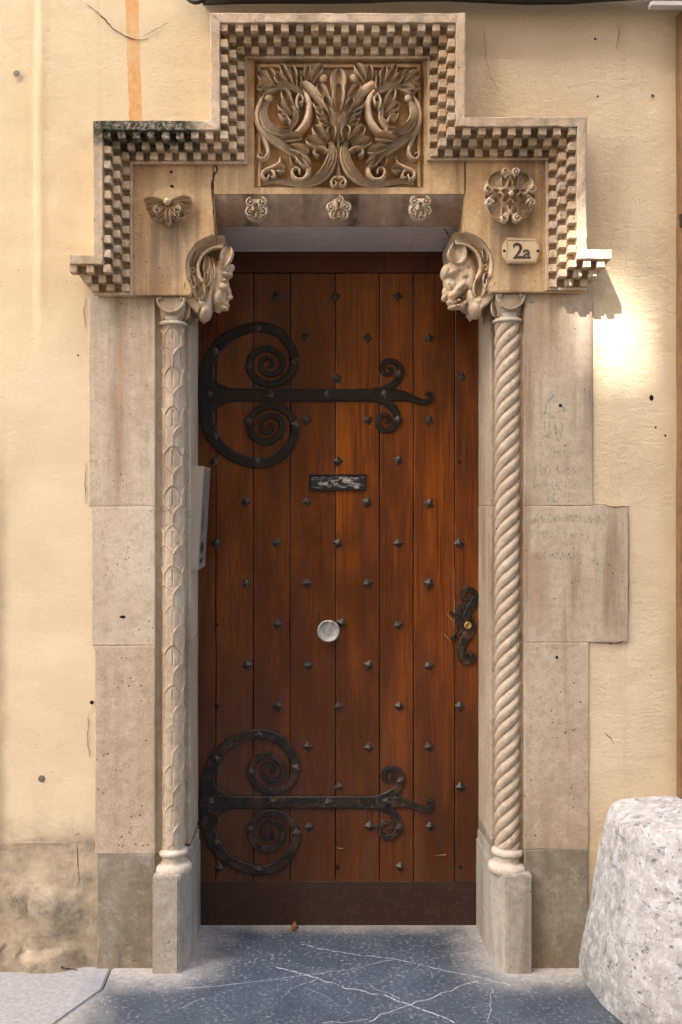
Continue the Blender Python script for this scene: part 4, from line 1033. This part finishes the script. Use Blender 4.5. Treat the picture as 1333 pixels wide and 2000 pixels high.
def hinge(dx, dy, mat, lab):
    h = bpy.data.objects.new('strap_hinge', None); COL.objects.link(h); h.parent = door; h.location = (0,0,0); ROOT[h.name] = ROOT[door.name].copy(); h['label'] = lab
    mb = MB(); hgt = .0075
    for k, (pts, z) in enumerate(((upC, 1.0), (loC, 1.0), (upR, .96), (loR, .96), (bar, 1.08))):
        q = [(*[(P(x+dx, y+dy, YD).x), P(x+dx, y+dy, YD).z], w*mpp(YD), hgt*z) for x, y, w in pts]
        ribbon(mb, q, FLAT, YD-.0008, 6)
    for sg in (1, -1):      # webs in the crotches where the scrolls spring from the strap
        q = [(*(lambda p: (p.x, p.z))(P(x+dx, 772+sg*y+dy, YD)), w*mpp(YD), hgt*.97) for x, y, w in ((404,-40,24),(414,-24,20),(428,-15,14),(446,-11,8))]
        ribbon(mb, q, FLAT, YD-.0008, 5)
    mb.build('strap', mat, h)
    for x, y in riv:
        o = link('rivet', rm, None, h, False, P(x+dx, y+dy, YD) + Vector((0,-hgt*1.0,0))); o.rotation_euler = (0, random.uniform(-.5,.5), 0)
hinge(0, 0, M['iron'], 'upper black iron strap hinge with curling scrolls')
hinge(2.5, 794, M['rusty'], 'lower rusty iron strap hinge with curling scrolls')
# letter slot
mb = MB(); z0, z1, x0, x1 = ZP(958,YD), ZP(926,YD), XP(603,YD), XP(716,YD)
for b in ((x0,x1,z1-.006,z1),(x0,x1,z0,z0+.005),(x0,x0+.006,z0+.005,z1-.006),(x1-.006,x1,z0+.005,z1-.006)): rbox(mb, b[0], b[1], YD-.008, YD, b[2], b[3], .0015, .05, .0003)
ls = mb.build('letter_slot', M['iron'], door)
mb = MB(); rbox(mb, x0+.0065, x1-.0065, YD-.005, YD, z0+.0055, z1-.0065, .002, .03, .0005, 8); mb.build('flap', M['slot'], ls)
# knob
c = P(642, 1233, YD-.03); mb = MB(); R = 22*mpp(YD-.03); n = 36
def ydisc(mb, c, prof, n): mb.grid([[Vector((c.x + r*cos(2*pi*j/n), YD - y, c.z + r*sin(2*pi*j/n))) for j in range(n)] for r, y in prof], close_u=True)
ydisc(mb, c, [(R*.45,0),(R*.45,.012),(R*.9,.016),(R,.020),(R,.027),(R*.96,.030),(R*.84,.031),(R*.82,.0295),(R*.3,.030),(.0003,.0302)], n); mb.build('knob', M['knob'], door, True)
# lock plate with its scrolls
lk = bpy.data.objects.new('lock_plate', None); COL.objects.link(lk); lk.parent = door; ROOT[lk.name] = ROOT[door.name].copy()
mb = MB()
prism(mb, px2([(908,1196),(924,1206),(931,1224),(927,1240),(916,1248),(903,1244),(895,1236),(893,1212),(898,1202)][::-1], YD), YD-.005, YD+.001, .002)
for pts in ([(911,1212,18),(915,1194,17),(924,1178,16),(929,1164,13),(922,1153,11),(911,1151,11),(904,1159,10),(907,1169,9),(915,1170,8),(917,1163,6)],
            [(905,1222,16),(899,1204,13),(895,1190,11),(900,1180,9),(906,1184,8),(904,1192,6)],
            [(915,1238,20),(906,1252,18),(900,1270,15),(902,1287,12),(913,1293,11),(923,1288,10),(923,1279,9),(915,1275,8),(909,1280,7),(914,1285,5)],
            [(893,1206,7),(885,1200,6),(880,1194,5)],[(893,1236,7),(885,1244,6),(881,1250,5)]):
    ribbon(mb, [(P(x,y,YD).x, P(x,y,YD).z, w*mpp(YD), .0062) for x, y, w in pts], FLAT, YD-.0008, 5)
mb.build('plate', M['rusty'], lk)
mb = MB(); c = P(914,1221,YD); ydisc(mb, c, [(7.6*mpp(YD),.002),(7.6*mpp(YD),.009),(6.6*mpp(YD),.0105),(3.6*mpp(YD),.0105),(3.2*mpp(YD),.0095),(.0002,.0095)], 24); mb.build('cylinder', M['brass'], lk, True)
mb = MB(); mb.box(c.x-.0009, c.x+.0009, YD-.0108, YD-.009, c.z-.005, c.z+.001); mb.build('keyhole', M['hole'], lk)
for pts, w in (([(887,1105),(887,1150),(888,1200),(887,1240)], .0022), ([(872,1198),(880,1208),(886,1214)], .003), ([(868,1238),(876,1248),(882,1254)], .003), ([(655,1655),(672,1658)], .0022), ([(803,1640),(804,1668)], .0016), ([(848,1672),(872,1669)], .0018)):
    crack(door, pts, w*.8, YD-.0018, 'scuff', M['scuff'], .002, 31)

# ---------------------------------------------------------------- intercom on the left reveal, number plaque, leaf, guard stone
ic = thing('intercom', 'slim silver intercom box fixed to the left door reveal', 'intercom', tuple(P(380, 1010, .12)))
Yf, Yb = .095, .215
zt_, zb_ = ZP(910,Yf), ZP(1115,Yf)
xt, xb_ = XP(398,Yf), XP(385.5,Yf); xtb, xbb = XP(412,Yb), XP(401.5,Yb); xw = RL - .004
bm = bmesh.new()
vs = [bm.verts.new(p) for p in ((xw,Yf,zb_),(xb_,Yf,zb_),(xt,Yf,zt_),(xw,Yf,zt_),(xw,Yb,zb_+.006),(xbb,Yb,zb_+.006),(xtb,Yb,zt_-.002),(xw,Yb,zt_-.002))]
for f in ((0,1,2,3),(5,4,7,6),(1,5,6,2),(4,0,3,7),(3,2,6,7),(0,4,5,1)): bm.faces.new([vs[i] for i in f])
bmesh.ops.bevel(bm, geom=list(bm.edges), offset=.0025, segments=2, affect='EDGES'); bm.verts.index_update()
mb = MB(); mb.add([v.co.copy() for v in bm.verts], [[v.index for v in f.verts] for f in bm.faces]); bm.free(); mb.build('housing', M['alu'], ic)
def onface(s_, q):       # s_: 0 front .. 1 back, q: 0 bottom .. 1 top, a hair proud of the slanting face
    a = Vector((xb_,Yf,zb_)).lerp(Vector((xbb,Yb,zb_+.006)), s_); b = Vector((xt,Yf,zt_)).lerp(Vector((xtb,Yb,zt_-.002)), s_); return a.lerp(b, q) + Vector((.0012, 0, 0))
def patch(name, s0, s1, q0, q1, mat):
    m = MB(); A_ = [onface(s0,q0), onface(s1,q0), onface(s1,q1), onface(s0,q1)]; m.add(A_ + [p - Vector((.004,0,0)) for p in A_], [(0,1,2,3),(0,4,5,1),(1,5,6,2),(2,6,7,3),(3,7,4,0)]); return m.build(name, M[mat], ic)
patch('face_panel', .10, .93, .03, .97, 'alu_panel')
def dot(name, s0, q0, rs_, rq, mat):
    m = MB(); n = 16; ring = [onface(s0 + rs_*cos(2*pi*i/n), q0 + rq*sin(2*pi*i/n)) + Vector((.0016,0,0)) for i in range(n)]; m.add(ring, [tuple(range(n))]); return m.build(name, M[mat], ic, fix=False)
dot('call_button', .34, .215, .17, .05, 'dark')
for i in range(9):
    patch('lettering', .22, .34 + .05*(i % 3), .36 + i*.023, .372 + i*.023, 'dark').location.x += .0008
patch('sensor', .2, .5, .07, .105, 'dark').location.x += .0008

pl = thing('number_plaque', 'cream ceramic house number plaque reading 2a on the right spandrel', 'plaque', tuple(P(1018, 490, YF)))
pts = [(982,478),(992,463),(1047,466),(1054,480),(1053,500),(1048,514),(992,513.5),(983,500)]
mb = MB(); prism(mb, px2(pts[::-1], YF-.013), YF-.0135, YF+.001, .0022); mb.build('tile', M['plaque'], pl)
for a, b in (((991,469),(1047,470)),((991,509),(1047,510)),((990.5,468),(990.5,510)),((1048,468),(1048,510))):
    crack(pl, [a, b], .0012, YF-.0137, 'border_line', M['tan'], .0003, 3)
for x in (985.5, 1051): hole(pl, x, 490, 2.6, YF-.0140, 'hole', 1, 'screw_hole')
for ch, px, py, size in (('2', 1001.5, 504.5, 47), ('a', 1021.5, 504.5, 40)):
    fc = bpy.data.curves.new('digit', 'FONT'); fc.body = ch; fc.size = size*mpp(-.04)*.92; fc.offset = .0008; fc.extrude = .0006
    to = bpy.data.objects.new('digit', fc); COL.objects.link(to); dg = bpy.context.evaluated_depsgraph_get(); dg.update()
    me = bpy.data.meshes.new_from_object(to.evaluated_get(dg)); bpy.data.objects.remove(to)
    p = P(px, py, YF-.0142)
    for v in me.vertices: v.co = Vector((v.co.x, -v.co.z, v.co.y))
    me.materials.clear(); link('digit', me, M['ink'], pl, False, p)

mb = MB(); a, b = P(570, 1812, .22), P(580, 1834, .2)
for k, (o1, o2) in enumerate((((0,0,.0),(.006,0,.034)), ((.004,0,.0),(.014,-.012,.026)))):
    A_ = Vector((XP(572,.22), .24, .002))
    mb.grid([[A_ + Vector(o1) + Vector((.016*(s_-.5)*sin(pi*(.1+.85*t)) + o2[0]*t, o2[1]*t - .006*abs(s_-.5), .002 + o2[2]*t)) for s_ in (0,.25,.5,.75,1)] for t in [i/6 for i in range(7)]])
tag(mb.build('dry_leaf', M['leaf'], None, True, False), 'curled dry brown leaf lying on the threshold below the door', 'leaf')

mb = MB(); gx, gy = 1.165, -.10; na, nz = 200, 70; rows = []
prof = [(0,.352,.40),(.06,.352,.395),(.14,.342,.37),(.28,.318,.33),(.40,.298,.30),(.49,.284,.28),(.532,.274,.268),(.552,.262,.255),(.562,.242,.235),(.566,.20,.19),(.568,.10,.10),(.570,.003,.003)]
sp = spline(prof, 12)
for z, ax, ay in sp:
    row = []
    for j in range(na):
        a = 2*pi*j/na; ca, sa = cos(a), sin(a); k = (abs(ca)**2.7 + abs(sa)**2.7) ** (-1/2.7)
        p = Vector((gx + ax*k*ca + .0, gy + ay*k*sa, z*.925 - .012 + .02*(ca*ax)*(z/.55)))
        d = noise.noise(p*4.5)*.010 + noise.noise(p*14)*.004 + noise.noise(p*42)*.0022 - .006*max(0, noise.noise(p*30+Vector((3,1,8)))-.32)*3
        nrm = Vector((ca, sa, .0 if z < .5 else 1.2)).normalized()
        row.append(p + nrm*d)
    rows.append(row)
mb.grid(rows, close_u=True)
tag(mb.build('guard_stone', M['guard'], None, True), 'rough whitish limestone guard stone on the pavement right of the doorway', 'guard stone')
